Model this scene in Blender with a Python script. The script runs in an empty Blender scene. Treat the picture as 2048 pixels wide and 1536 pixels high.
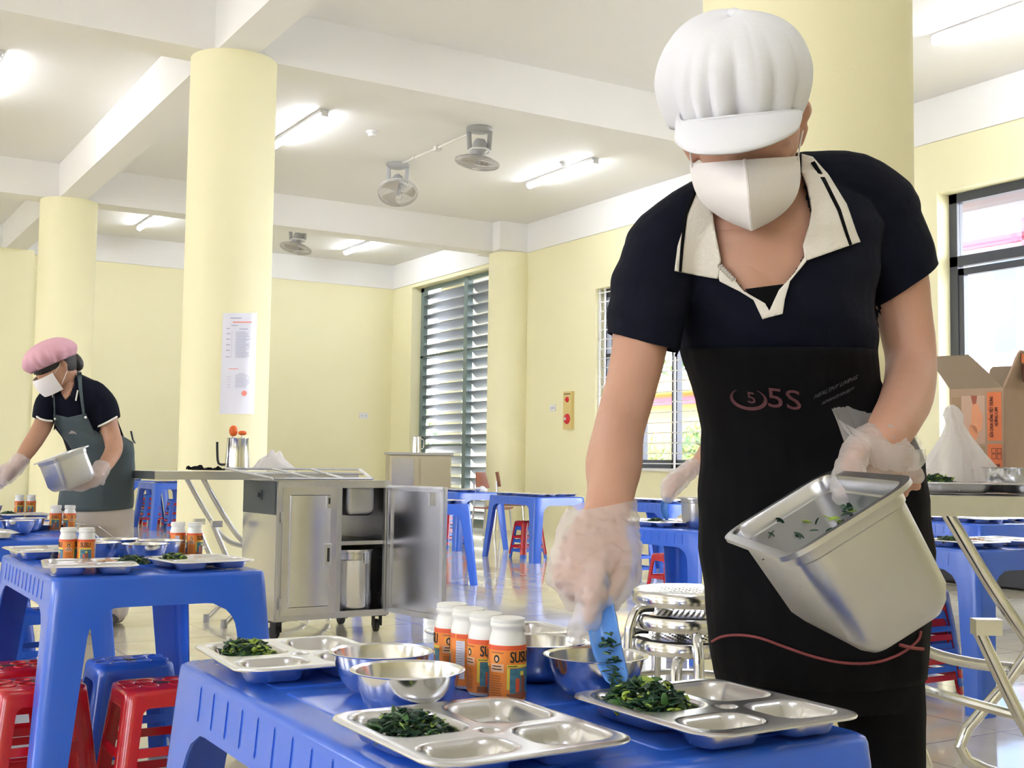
import bpy, bmesh, math, random
from math import sin, cos, pi, sqrt, atan2, radians
from mathutils import Vector, Matrix, noise
from mathutils.bvhtree import BVHTree
from mathutils.geometry import delaunay_2d_cdt
random.seed(7)
S = bpy.context.scene
C = S.collection
# ------------------------------------------------------------------ camera
FPX = 2374.9
YAW, PITCH, ROLL = .547675, .0677079, .0128507
CAM = Vector((0, 0, .8))
W = Vector((sin(YAW)*cos(PITCH), cos(YAW)*cos(PITCH), sin(PITCH)))
_r = Vector((cos(YAW), -sin(YAW), 0)); _u = _r.cross(W)
R = _r*cos(ROLL) + _u*sin(ROLL)
U = _u*cos(ROLL) - _r*sin(ROLL)
cd = bpy.data.cameras.new('camera'); cam = bpy.data.objects.new('camera', cd); C.objects.link(cam)
cd.sensor_width = 36; cd.lens = FPX/2048*36; cd.clip_start = .02; cd.clip_end = 300
cam.matrix_world = Matrix((( R.x, U.x, -W.x, CAM.x), (R.y, U.y, -W.y, CAM.y), (R.z, U.z, -W.z, CAM.z), (0, 0, 0, 1)))
S.camera = cam
# ------------------------------------------------------------------ world, sun, exposure
S.view_settings.view_transform = 'Standard'; S.view_settings.look = 'None'
S.view_settings.gamma = 1; S.view_settings.use_curve_mapping = False
S.view_settings.exposure = 2.2
wd = bpy.data.worlds.new('sky'); S.world = wd; wd.use_nodes = True
nt = wd.node_tree; bg = nt.nodes['Background']
tc = nt.nodes.new('ShaderNodeTexCoord'); sp = nt.nodes.new('ShaderNodeSeparateXYZ'); rp = nt.nodes.new('ShaderNodeValToRGB')
nt.links.new(tc.outputs['Generated'], sp.inputs[0]); nt.links.new(sp.outputs[2], rp.inputs[0]); nt.links.new(rp.outputs[0], bg.inputs[0])
rp.color_ramp.elements[0].position = 0.0; rp.color_ramp.elements[0].color = (.90, .91, 1, 1)
rp.color_ramp.elements[1].position = .6; rp.color_ramp.elements[1].color = (.74, .82, 1, 1)
bg.inputs[1].default_value = 4.4
sl = bpy.data.lights.new('sun', 'SUN'); so = bpy.data.objects.new('sun', sl); C.objects.link(so)
sl.energy = 3; sl.angle = radians(2); sl.color = (1, .96, .88)
so.rotation_euler = (radians(14), radians(-32), 0)      # from the far side of the building, high: lights the yard beyond the windows
TUBE = 13.0
# ------------------------------------------------------------------ helpers
def V(x, y, d): return CAM + (W + R*((x-1024)/FPX) - U*((y-768)/FPX))*d      # point seen at (x, y), d metres deep
def rayz(x, y, z):
    k = W + R*((x-1024)/FPX) - U*((y-768)/FPX); return CAM + k*((z-CAM.z)/k.z)
def rayX(x, y, X):
    k = W + R*((x-1024)/FPX) - U*((y-768)/FPX); return CAM + k*(X/k.x)
def mm(d): return d/FPX       # metres per pixel at depth d
MATS = {}
def mat(name, col, rough=.5, metal=0, bump=0, bscale=60, var=0, vscale=8, spec=.5, coat=0, trans=0, alpha=1, emit=0, sss=0, aniso=0, ior=None, rvar=0):
    m = bpy.data.materials.new(name); m.use_nodes = True; t = m.node_tree; b = t.nodes['Principled BSDF']
    b.inputs['Base Color'].default_value = (*col, 1); b.inputs['Roughness'].default_value = rough
    b.inputs['Metallic'].default_value = metal; b.inputs['Specular IOR Level'].default_value = spec
    b.inputs['Coat Weight'].default_value = coat; b.inputs['Transmission Weight'].default_value = trans; b.inputs['Alpha'].default_value = alpha
    if ior: b.inputs['IOR'].default_value = ior
    if sss: b.inputs['Subsurface Weight'].default_value = sss; b.inputs['Subsurface Radius'].default_value = (.02, .01, .006)
    if emit: b.inputs['Emission Color'].default_value = (*col, 1); b.inputs['Emission Strength'].default_value = emit
    c = t.nodes.new('ShaderNodeTexCoord')
    if var or rvar:
        n = t.nodes.new('ShaderNodeTexNoise'); n.inputs['Scale'].default_value = vscale; n.inputs['Detail'].default_value = 4
        t.links.new(c.outputs['Object'], n.inputs['Vector'])
        if var:
            x = t.nodes.new('ShaderNodeMix'); x.data_type = 'RGBA'; t.links.new(n.outputs['Fac'], x.inputs[0])
            x.inputs[6].default_value = (*[max(0, v*(1-var)) for v in col], 1); x.inputs[7].default_value = (*[min(1, v*(1+var)) for v in col], 1)
            t.links.new(x.outputs[2], b.inputs['Base Color'])
        if rvar:
            q = t.nodes.new('ShaderNodeMapRange'); t.links.new(n.outputs['Fac'], q.inputs[0]); q.inputs[3].default_value = max(0, rough-rvar); q.inputs[4].default_value = rough+rvar
            t.links.new(q.outputs[0], b.inputs['Roughness'])
    if bump:
        n = t.nodes.new('ShaderNodeTexNoise'); n.inputs['Scale'].default_value = bscale; n.inputs['Detail'].default_value = 3
        t.links.new(c.outputs['Object'], n.inputs['Vector'])
        p = t.nodes.new('ShaderNodeBump'); p.inputs['Strength'].default_value = bump; p.inputs['Distance'].default_value = .01
        t.links.new(n.outputs['Fac'], p.inputs['Height']); t.links.new(p.outputs[0], b.inputs['Normal'])
    MATS[name] = m; return m
def plastic_film(name, col, fac, rough=.25):
    m = mat(name, col, rough, bump=.5, bscale=45); t = m.node_tree; b = t.nodes['Principled BSDF']; o = t.nodes['Material Output']
    tr = t.nodes.new('ShaderNodeBsdfTransparent'); tl = t.nodes.new('ShaderNodeBsdfTranslucent'); tl.inputs[0].default_value = (*col, 1)
    m1 = t.nodes.new('ShaderNodeMixShader'); m1.inputs[0].default_value = .35; t.links.new(b.outputs[0], m1.inputs[1]); t.links.new(tl.outputs[0], m1.inputs[2])
    m2 = t.nodes.new('ShaderNodeMixShader'); m2.inputs[0].default_value = fac; t.links.new(tr.outputs[0], m2.inputs[1]); t.links.new(m1.outputs[0], m2.inputs[2])
    t.links.new(m2.outputs[0], o.inputs[0]); return m
def tag(o, label=None, cat=None, group=None, kind=None):
    if label: o['label'] = label
    if cat: o['category'] = cat
    if group: o['group'] = group
    if kind: o['kind'] = kind
    return o
def thing(name, label, cat, loc=(0, 0, 0), rz=0, group=None):
    o = bpy.data.objects.new(name, None); o.empty_display_size = .05; C.objects.link(o); o.location = loc; o.rotation_euler = (0, 0, rz)
    return tag(o, label, cat, group)
def dup(root, loc, rz, label=None, group=None):
    r = root.copy(); C.objects.link(r); r.location = loc; r.rotation_euler = (0, 0, rz)
    if label: r['label'] = label
    if group: r['group'] = group
    for ch in list(root.children):
        c = ch.copy(); C.objects.link(c); c.parent = r
        for g in list(ch.children):
            d = g.copy(); C.objects.link(d); d.parent = c
    return r
def rrect(hx, hy, r, n=4):
    p = []
    for sx, sy, a0 in ((1, 1, 0), (-1, 1, 90), (-1, -1, 180), (1, -1, 270)):
        for i in range(n+1):
            a = radians(a0+90*i/n); p.append((sx*(hx-r)+r*cos(a), sy*(hy-r)+r*sin(a)))
    return p
class MB:
    def __init__(s): s.bm = bmesh.new()
    def face(s, vs, mi=0):
        try:
            f = s.bm.faces.new(vs); f.material_index = mi; return f
        except ValueError: return None
    def box(s, c, sz, mi=0, M=None, bev=0):
        c = Vector(c); x, y, z = [v/2 for v in sz]
        if bev:
            b = min(bev, x*.9, y*.9, z*.9)
            rings = [(x-b, y-b, -z), (x, y, -z+b), (x, y, z-b), (x-b, y-b, z)]
            s.loft([[Vector((px, py, zz)) for px, py in rrect(a, e, b, 2)] for a, e, zz in rings], mi=mi, M=(M or Matrix()) if M else None, off=c); return
        vs = []
        for dx in (-x, x):
            for dy in (-y, y):
                for dz in (-z, z):
                    p = Vector((dx, dy, dz)); p = (M @ p if M else p) + c; vs.append(s.bm.verts.new(p))
        for f in ((0, 1, 3, 2), (4, 6, 7, 5), (0, 4, 5, 1), (2, 3, 7, 6), (0, 2, 6, 4), (1, 5, 7, 3)): s.face([vs[i] for i in f], mi)
    def loft(s, rings, mi=0, cap=(1, 1), M=None, off=None, closed=True):
        rows = []
        for r in rings:
            row = []
            for p in r:
                p = Vector(p)
                if M: p = M @ p
                if off is not None: p = p + off
                row.append(s.bm.verts.new(p))
            rows.append(row)
        n = len(rows[0])
        for a, b in zip(rows, rows[1:]):
            for i in range(n if closed else n-1):
                j = (i+1) % n; s.face([a[i], a[j], b[j], b[i]], mi)
        if cap[0]: s.face(rows[0][::-1], mi)
        if cap[1]: s.face(rows[-1], mi)
        return rows
    def tube(s, pts, rad, seg=10, mi=0, cap=(1, 1), up=None, sub=0):
        pts = [Vector(p) for p in pts]
        if not isinstance(rad, (list, tuple)): rad = [rad]*len(pts)
        if sub: pts, rad = smooth_path(pts, list(rad), sub)
        rings = []; t0 = (pts[1]-pts[0]).normalized(); x = (up or (Vector((0, 0, 1)) if abs(t0.z) < .9 else Vector((1, 0, 0))))
        n0 = (x - t0*x.dot(t0)).normalized()
        for i, p in enumerate(pts):
            t = (pts[min(i+1, len(pts)-1)]-pts[max(i-1, 0)]).normalized()
            n0 = (n0 - t*n0.dot(t)).normalized(); b = t.cross(n0)
            a, e = rad[i] if isinstance(rad[i], (tuple, list)) else (rad[i], rad[i])
            rings.append([p + b*(cos(2*pi*k/seg)*a) + n0*(sin(2*pi*k/seg)*e) for k in range(seg)])
        s.loft(rings, mi, cap)
    def capsule(s, pts, rad, seg=14, sub=3, up=None):
        pts = [Vector(p) for p in pts]; rad = list(rad)
        def rr(r, k): return (r[0]*k, r[1]*k) if isinstance(r, (tuple, list)) else r*k
        def mx(r): return min(r) if isinstance(r, (tuple, list)) else r
        pts, rad = smooth_path(pts, rad, sub) if len(pts) > 2 and sub else (pts, rad)
        a = (pts[0]-pts[1]).normalized(); b = (pts[-1]-pts[-2]).normalized()
        P = [pts[0]+a*mx(rad[0])*k for k in (.97, .8, .45)] + pts + [pts[-1]+b*mx(rad[-1])*k for k in (.45, .8, .97)]
        Q = [rr(rad[0], k) for k in (.24, .6, .89)] + rad + [rr(rad[-1], k) for k in (.89, .6, .24)]
        s.tube(P, Q, seg, up=up)
    def ball(s, c, r, seg=16, rg=10, M=None, mi=0):
        if not isinstance(r, (tuple, list)): r = (r, r, r)
        rings = []
        for i in range(1, rg):
            a = pi*i/rg; rings.append([Vector((r[0]*sin(a)*cos(2*pi*k/seg), r[1]*sin(a)*sin(2*pi*k/seg), -r[2]*cos(a))) for k in range(seg)])
        s.loft(rings, mi, M=M, off=Vector(c))
    def lathe(s, prof, seg=32, c=(0, 0, 0), mi=0, cap=(0, 0), M=None):
        s.loft([[Vector((r*cos(2*pi*k/seg), r*sin(2*pi*k/seg), z)) for k in range(seg)] for r, z in prof], mi, cap, M=M, off=Vector(c))
    def grid(s, fn, nu, nv, mi=0):
        g = [[s.bm.verts.new(fn(i/nu, j/nv)) for i in range(nu+1)] for j in range(nv+1)]
        for j in range(nv):
            for i in range(nu): s.face([g[j][i], g[j][i+1], g[j+1][i+1], g[j+1][i]], mi)
        return g
    def prism(s, poly, h, M=None, off=None, mi=0):
        s.loft([[Vector((x, y, 0)) for x, y in poly], [Vector((x, y, h)) for x, y in poly]], mi, M=M, off=off)
    def build(s, name, mats, parent=None, smooth=True, world=False, solid=0, soff=-1, ang=35, sub=0, merge=True):
        if merge: bmesh.ops.remove_doubles(s.bm, verts=s.bm.verts, dist=1e-6)
        bmesh.ops.recalc_face_normals(s.bm, faces=s.bm.faces)
        if world and parent:
            o_, q = Vector(), parent
            while q: o_ += q.location; q = q.parent
            bmesh.ops.translate(s.bm, verts=s.bm.verts, vec=-o_)
        me = bpy.data.meshes.new(name); s.bm.to_mesh(me); s.bm.free()
        for m in (mats if isinstance(mats, (list, tuple)) else [mats]): me.materials.append(m)
        o = bpy.data.objects.new(name, me); C.objects.link(o)
        if parent: o.parent = parent
        if smooth:
            for p in me.polygons: p.use_smooth = True
            try: me.set_sharp_from_angle(angle=radians(ang))
            except Exception: pass
        if solid:
            md = o.modifiers.new('thickness', 'SOLIDIFY'); md.thickness = solid; md.offset = soff
            if len(me.polygons) < 12000 and smooth and ang < 90:      # bake the thickness so that its edges shade crisply
                dg = bpy.context.evaluated_depsgraph_get(); dg.update(); m2 = bpy.data.meshes.new_from_object(o.evaluated_get(dg)); o.modifiers.clear(); o.data = m2; m2.name = name
                try: m2.set_sharp_from_angle(angle=radians(ang))
                except Exception: pass
        if sub:
            md = o.modifiers.new('smooth', 'SUBSURF'); md.levels = sub; md.render_levels = sub
        return o
def smooth_path(pts, rad, sub):
    P, Q = [], []
    n = len(pts)
    def lerp(a, b, t): return tuple(x+(y-x)*t for x, y in zip(a, b)) if isinstance(a, (tuple, list)) else a+(b-a)*t
    rad = [r if not isinstance(r, (int, float)) or not any(isinstance(q, (tuple, list)) for q in rad) else (r, r) for r in rad]
    for i in range(n-1):
        p0, p1, p2, p3 = pts[max(i-1, 0)], pts[i], pts[i+1], pts[min(i+2, n-1)]
        for k in range(sub):
            t = k/sub; P.append(.5*((2*p1)+(p2-p0)*t+(2*p0-5*p1+4*p2-p3)*t*t+(3*p1-p0-3*p2+p3)*t**3)); Q.append(lerp(rad[i], rad[i+1], t*t*(3-2*t)))
    P.append(pts[-1]); Q.append(rad[-1]); return P, Q
def voxel(bm, vox, it=3, fac=.5):
    me = bpy.data.meshes.new('tmp'); bm.to_mesh(me); bm.free(); o = bpy.data.objects.new('tmp', me); C.objects.link(o)
    a = o.modifiers.new('r', 'REMESH'); a.mode = 'VOXEL'; a.voxel_size = vox; a.use_smooth_shade = True
    if it: b = o.modifiers.new('s', 'SMOOTH'); b.factor = fac; b.iterations = it
    dg = bpy.context.evaluated_depsgraph_get(); dg.update(); m2 = bpy.data.meshes.new_from_object(o.evaluated_get(dg))
    mb = MB(); mb.bm.from_mesh(m2); bpy.data.objects.remove(o); bpy.data.meshes.remove(me); bpy.data.meshes.remove(m2); return mb
def project(p):
    q = Vector(p)-CAM; k = q.dot(W); return 1024+FPX*q.dot(R)/k, 768-FPX*q.dot(U)/k
def bvh(mb): return BVHTree.FromBMesh(mb.bm)
def hit(tree, x, y, off, dflt):
    d = (V(x, y, 1)-CAM).normalized(); h = tree.ray_cast(CAM, d)
    return (h[0]-d*off) if h[0] else V(x, y, dflt)
def drape(poly, tree, off, dflt, step=8, mi=0, mb=None, extra=None):
    """cut a cloth piece and lay it on the surface below it"""
    xs = [p[0] for p in poly]; ys = [p[1] for p in poly]
    pts = [Vector(p) for p in poly]; n = len(poly)
    dense = []
    for i in range(n):
        a, b = pts[i], pts[(i+1) % n]; k = max(1, int((b-a).length/step)); dense += [a.lerp(b, t/k) for t in range(k)]
    m = len(dense); allp = list(dense); y = min(ys)+step/2
    while y < max(ys):
        x = min(xs)+step/2
        while x < max(xs):
            ins = False; j = m-1
            for i in range(m):
                a, b = dense[i], dense[j]
                if (a.y > y) != (b.y > y) and x < (b.x-a.x)*(y-a.y)/(b.y-a.y)+a.x: ins = not ins
                j = i
            if ins: allp.append(Vector((x, y)))
            x += step
        y += step
    r = delaunay_2d_cdt(allp, [(i, (i+1) % m) for i in range(m)], [], 1, 1e-4)
    mb = mb or MB(); vs = []
    for q in r[0]:
        p = hit(tree, q[0], q[1], off, dflt)
        if extra: p = p + extra(q[0], q[1])
        vs.append(mb.bm.verts.new(p))
    for f in r[2]: mb.face([vs[i] for i in f], mi)
    return mb
def lettering(txt, size, align='CENTER', extr=0, off=0):
    cu = bpy.data.curves.new('t', 'FONT'); cu.body = txt; cu.size = size; cu.align_x = align; cu.align_y = 'CENTER'; cu.extrude = extr; cu.offset = off; cu.resolution_u = 3
    o = bpy.data.objects.new('t', cu); C.objects.link(o); dg = bpy.context.evaluated_depsgraph_get(); dg.update()
    me = bpy.data.meshes.new_from_object(o.evaluated_get(dg)); bm = bmesh.new(); bm.from_mesh(me)
    bpy.data.objects.remove(o); bpy.data.curves.remove(cu); bpy.data.meshes.remove(me)
    bmesh.ops.triangulate(bm, faces=bm.faces); return bm
def add_text(mb, txt, size, fn, mi=0, align='CENTER', sub=0, bold=0):
    bm = lettering(txt, size, align, 0, bold)
    if sub: bmesh.ops.subdivide_edges(bm, edges=[e for e in bm.edges if e.calc_length() > sub], cuts=2, use_grid_fill=True)
    mp = {}
    for v in bm.verts: mp[v] = mb.bm.verts.new(fn(v.co.x, v.co.y))
    for f in bm.faces: mb.face([mp[v] for v in f.verts], mi)
    bm.free()
# ------------------------------------------------------------------ materials
YEL = mat('yellow_wall_paint', (.88, .83, .54), .6, var=.03, vscale=1.5, bump=.05, bscale=90)
WHT = mat('white_ceiling_paint', (.86, .845, .81), .7, var=.02, vscale=1.2)
BLU = mat('blue_plastic', (.032, .135, .70), .22, spec=.6, bump=.04, bscale=25, rvar=.06)
RED = mat('red_plastic', (.52, .008, .02), .2, spec=.6, bump=.05, bscale=25, rvar=.05)
STL = mat('polished_steel', (.74, .745, .76), .17, 1, bump=.015, bscale=14)
BST = mat('brushed_steel', (.60, .605, .63), .32, 1, rvar=.1, vscale=20, bump=.02, bscale=12)
PST = mat('pan_steel', (.56, .565, .59), .34, 1, rvar=.05, vscale=20)
CST = mat('cart_steel', (.68, .685, .72), .24, 1, rvar=.08, vscale=3, bump=.12, bscale=3.5)
TRY = mat('tray_steel', (.68, .685, .71), .26, 1, rvar=.04, vscale=12)
DRK = mat('black_rubber', (.02, .02, .02), .6)
SKN = mat('skin', (.56, .31, .215), .5, sss=.12, var=.06, vscale=14)
SK2 = mat('skin_far', (.45, .24, .15), .5, var=.06, vscale=14)
NVY = mat('navy_knit', (.0018, .003, .011), .85, bump=.25, bscale=40, spec=.2)
BLK = mat('black_apron_cloth', (.0015, .0015, .0025), .85, bump=.2, bscale=18, spec=.2)
CLW = mat('white_cotton', (.80, .81, .85), .85, bump=.05, bscale=200, spec=.2)
CRM = mat('ivory_knit', (.80, .76, .68), .9, bump=.2, bscale=250, spec=.2)
MSK = mat('mask_fabric', (.86, .82, .80), .8, bump=.1, bscale=150, spec=.3)
GLV = plastic_film('glove_film', (.93, .90, .89), .46, .3)
BAG = plastic_film('bag_film', (.93, .90, .90), .72, .3)
PNK = mat('pink_cap_cloth', (.68, .38, .44), .85, bump=.2, bscale=60)
GRY = mat('grey_green_apron', (.07, .095, .105), .85, bump=.2, bscale=20)
BEI = mat('beige_trousers', (.62, .55, .48), .85)
HAR = mat('black_hair', (.012, .010, .010), .5, bump=.3, bscale=120)
PIP = mat('red_piping', (.25, .05, .055), .7)
LOG = mat('apron_print', (.11, .035, .045), .8)
LO2 = mat('apron_print_grey', (.08, .08, .095), .8)
WPL = mat('white_plastic', (.84, .84, .80), .35)
ORG = mat('label_orange', (.90, .27, .035), .45)
ORR = mat('label_red_orange', (.82, .11, .03), .45)
PCH = mat('label_peach', (.87, .50, .30), .5)
LBL = mat('label_black', (.01, .01, .01), .5)
LYE = mat('label_yellow', (.85, .70, .08), .5)
LTL = mat('label_teal', (.07, .22, .28), .5, var=.7, vscale=200)
LBR = mat('label_brown', (.33, .10, .04), .5)
LVI = mat('label_table', (.72, .72, .80), .5)
GRD = mat('dark_green_leaf', (.012, .05, .025), .35, var=.5, vscale=60)
GRM = mat('mid_green_leaf', (.05, .14, .035), .35, var=.4, vscale=60)
GRL = mat('pale_green_stem', (.34, .48, .07), .35, var=.25, vscale=60)
SPB = mat('blue_spoon_plastic', (.10, .30, .80), .2, alpha=.86)
CRD = mat('cardboard', (.47, .33, .23), .85, var=.06, vscale=20)
CRI = mat('cardboard_inside', (.36, .28, .20), .85)
CRO = mat('cardboard_orange_print', (.78, .22, .09), .8)
CRP = mat('cardboard_brown_print', (.16, .05, .04), .8)
CRW = mat('cardboard_pale_print', (.62, .42, .32), .85)
FRG = mat('grey_window_frame', (.055, .06, .075), .45)
FRW = mat('white_metal_bar', (.75, .75, .75), .4)
LOU = mat('louver_blade', (.26, .28, .30), .35, .4)
LOF = mat('louver_frame', (.17, .23, .22), .4)
GLS = mat('window_glass', (.95, 1, 1), .02, trans=1, ior=1.02, alpha=.25)
FAN = mat('fan_grey', (.42, .42, .42), .4)
FNW = mat('fan_wire', (.52, .50, .47), .35)
FNB = mat('fan_blade', (.47, .43, .36), .35)
MTW = mat('matt_white', (.8, .8, .8), .5)
PPR = mat('notice_paper', (.80, .80, .90), .3, coat=.5)
PIN = mat('notice_ink', (.42, .42, .55), .5)
PIR = mat('notice_red', (.85, .25, .2), .5)
ALM = mat('alarm_panel_cream', (.72, .56, .22), .5)
ALR = mat('alarm_red', (.65, .02, .03), .3)
FSH = mat('pale_cooked_meat', (.70, .42, .26), .5, var=.3, vscale=60)
BRC = mat('brown_chair_plastic', (.26, .08, .04), .4)
TRC = mat('fan_conduit', (.72, .70, .64), .5)
TB = bpy.data.materials.new('lit_tube'); TB.use_nodes = True
b = TB.node_tree.nodes['Principled BSDF']; b.inputs['Emission Color'].default_value = (.86, .90, 1, 1); b.inputs['Emission Strength'].default_value = TUBE; b.inputs['Base Color'].default_value = (1, 1, 1, 1)
# glazed floor tiles
FLR = mat('glazed_floor_tile', (.74, .68, .55), .09, spec=.75, coat=.3)
t = FLR.node_tree; b = t.nodes['Principled BSDF']; c = t.nodes.new('ShaderNodeTexCoord')
br = t.nodes.new('ShaderNodeTexBrick'); br.offset = 0; br.squash = 1
mp = t.nodes.new('ShaderNodeMapping'); t.links.new(c.outputs['Object'], mp.inputs[0]); t.links.new(mp.outputs[0], br.inputs[0])
mp.inputs['Location'].default_value = (.27, .12, 0)
br.inputs['Scale'].default_value = 1; br.inputs['Brick Width'].default_value = .5; br.inputs['Row Height'].default_value = .5; br.inputs['Mortar Size'].default_value = .004; br.inputs['Mortar Smooth'].default_value = .3
nz = t.nodes.new('ShaderNodeTexNoise'); nz.inputs['Scale'].default_value = 2.2; nz.inputs['Detail'].default_value = 6; nz.inputs['Distortion'].default_value = 1.2; t.links.new(c.outputs['Object'], nz.inputs[0])
cr = t.nodes.new('ShaderNodeValToRGB'); t.links.new(nz.outputs[0], cr.inputs[0]); cr.color_ramp.elements[0].position = .35; cr.color_ramp.elements[1].position = .65
cr.color_ramp.elements[0].color = (.70, .62, .46, 1); cr.color_ramp.elements[1].color = (.80, .74, .60, 1)
t.links.new(cr.outputs[0], br.inputs['Color1']); t.links.new(cr.outputs[0], br.inputs['Color2']); br.inputs['Mortar'].default_value = (.38, .34, .28, 1)
t.links.new(br.outputs[0], b.inputs['Base Color'])
bp = t.nodes.new('ShaderNodeBump'); bp.inputs['Strength'].default_value = .25; bp.inputs['Distance'].default_value = .002; bp.invert = True
t.links.new(br.outputs['Fac'], bp.inputs['Height'])
n2 = t.nodes.new('ShaderNodeTexNoise'); n2.inputs['Scale'].default_value = 1.6; t.links.new(c.outputs['Object'], n2.inputs[0])
b2 = t.nodes.new('ShaderNodeBump'); b2.inputs['Strength'].default_value = .06; b2.inputs['Distance'].default_value = .01
t.links.new(n2.outputs[0], b2.inputs['Height']); t.links.new(bp.outputs[0], b2.inputs['Normal']); t.links.new(b2.outputs[0], b.inputs['Normal'])
# ------------------------------------------------------------------ the room
def struct(mb, name, m, **k): return tag(mb.build(name, m, **k), kind='structure')
XR, YB, ZC, ZB = 7.8, 16.3, 3.80, 3.44
m = MB(); m.box((0, 5, -.1), (18, 26, .2)); m_ = struct(m, 'floor', FLR, smooth=False)
m = MB(); m.box((0, 5, ZC+.15), (18, 26, .3)); struct(m, 'ceiling', WHT, smooth=False)
m = MB(); m.box((-.4, YB+.11, ZB/2), (16.84, .22, ZB)); struct(m, 'wall_back', YEL, smooth=False)
m = MB(); m.box((-.4, YB+.10, (ZB+ZC)/2), (16.8, .24, ZC-ZB)); struct(m, 'trim_1', WHT, smooth=False)
# right wall with three openings (Y ranges, Z ranges)
OP = [(3.2, 6.27, .72, 3.02), (8.9, 10.98, .78, 2.81), (13.25, 15.66, 0, 3.39)]
m = MB(); ys = [-8]
def wbox(y0, y1, z0, z1): m.box((XR+.11, (y0+y1)/2, (z0+z1)/2), (.22, y1-y0, z1-z0))
y = -8
for a, b_, z0, z1 in OP:
    wbox(y, a, 0, ZB); 
    if z0 > 0: wbox(a, b_, 0, z0)
    wbox(a, b_, z1, ZB); y = b_
wbox(y, YB+.22, 0, ZB)
struct(m, 'wall_right', YEL, smooth=False)
m = MB(); m.box((XR+.10, 4, (ZB+ZC)/2), (.24, 24.6, ZC-ZB)); struct(m, 'trim_2', WHT, smooth=False)
k = 3
def beam(c, s):
    global k
    mb = MB(); mb.box(c, s); struct(mb, 'trim_%d' % k, WHT, smooth=False); k += 1
for y in (2.34, 7.57, 12.74): beam((-.2, y, (ZB+ZC)/2), (16, .28, ZC-ZB))
beam((2.375, 4.2, (ZB+ZC)/2-.001), (.25, 24.2, ZC-ZB)); beam((-2.9, 4.2, (ZB+ZC)/2-.001), (.25, 24.2, ZC-ZB))
for nm, (x, y, lb) in enumerate(((2.425, 7.57, 'round yellow concrete column with the taped paper notice'), (2.38, 12.72, 'round yellow column behind the woman in the pink cap'), (2.35, 2.32, 'big round yellow column behind the woman in the white cap'), (-2.9, 2.34, None), (-2.9, 7.57, None), (-2.9, 12.7, None))):
    mb = MB(); mb.lathe([(.28, 0), (.28, ZB)], 64, (x, y, 0), cap=(1, 1)); o = struct(mb, 'column', YEL)
    if lb: o['label'] = lb; o['category'] = 'column'
mb = MB(); mb.lathe([(.28, 0), (.28, ZB)], 48, (7.72, 12.72, 0), cap=(1, 1)); o = struct(mb, 'column', YEL); o['label'] = 'half round yellow column engaged in the wall beside the tall louvers'; o['category'] = 'column'
mb = MB(); mb.box((7.66, 12.72, (ZB+ZC)/2), (.56, .58, ZC-ZB-.004)); struct(mb, 'trim_20', WHT, smooth=False)
mb = MB(); mb.box((2.38, 16.2, ZB/2), (.42, .5, ZB)); struct(mb, 'trim_21', YEL, smooth=False)
mb = MB(); [mb.box((-8, 4, z), (.2, 24, h_)) for z, h_ in ((.5, 1.0), (3.25, 1.2))]; [mb.box((-8, y, 1.9), (.2, 2.2, 2.4)) for y in (-7, -3, 1, 5, 9, 13, 16)]; struct(mb, 'wall_left', YEL, smooth=False)
mb = MB(); mb.box((0, -7.9, 1.9), (16, .2, 3.8)); struct(mb, 'wall_rear', YEL, smooth=False)
mb = MB(); mb.box((0, YB-.008, .06), (15.6, .014, .12)); struct(mb, 'baseboard_back', mat('skirting', (.50, .46, .36), .3), smooth=False)
# window 3, big grey aluminium frame
def gl(parent, y0, y1, z0, z1, x):
    g = MB(); g.box((x, (y0+y1)/2, (z0+z1)/2), (.006, y1-y0, z1-z0)); return g.build('window_pane', GLS, parent, smooth=False)
w = MB(); X0 = 7.98; y0, y1, z0, z1 = OP[0]; f = .075
def bar(w, y0, y1, z0, z1, x=X0, d=.07, mi=0): w.box((x, (y0+y1)/2, (z0+z1)/2), (d, y1-y0, z1-z0), mi)
bar(w, y1-f, y1, z0, z1); bar(w, y0, y0+f, z0, z1); bar(w, y0, y1, z1-f, z1); bar(w, y0, y1, z0, z0+f); bar(w, y0, y1, 2.43, 2.51)
bar(w, y1-f-.05, y1-f, z0, 2.41, d=.05); bar(w, y0+f, y1-f, 2.355, 2.41, d=.05); bar(w, 4.7, 4.8, z0, 2.43); bar(w, 4.7, 4.76, 2.5, z1)
o = struct(w, 'window_1', FRG, smooth=False); gl(o, y0+f, y1-f, z0+f, z1-f, X0)
# window 2 with white grille
w = MB(); y0, y1, z0, z1 = OP[1]; X1 = 7.96
bar(w, y1-.05, y1, z0, z1, X1, mi=0); bar(w, y0, y0+.05, z0, z1, X1); bar(w, y0, y1, z1-.09, z1, X1); bar(w, y0, y1, z0, z0+.09, X1)
for yy in (10.30, 9.72, 9.1): bar(w, yy-.045, yy+.045, z0, z1, X1)
bar(w, y1-.20, y1-.14, z0, z1, X1); bar(w, 10.2, y1, 2.02, 2.07, X1)
o = struct(w, 'window_2', FRG, smooth=False); gl(o, y0, y1, z0, z1, X1)
w = MB(); n = 19
for i in range(n): w.box((7.84, (y0+y1)/2, z0+.05+(z1-z0-.1)*i/(n-1)), (.012, y1-y0, .012))
for yy in (y1-.02, y1-.12, 10.22, 9.62, 9.1): w.box((7.845, yy, (z0+z1)/2), (.014, .022, z1-z0))
w.build('security_grille', FRW, o, smooth=False)
w = MB(); w.box((7.79, (y0+y1)/2, z0-.015), (.06, y1-y0+.06, .03)); w.build('window_sill', FRW, o, smooth=False)
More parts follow.
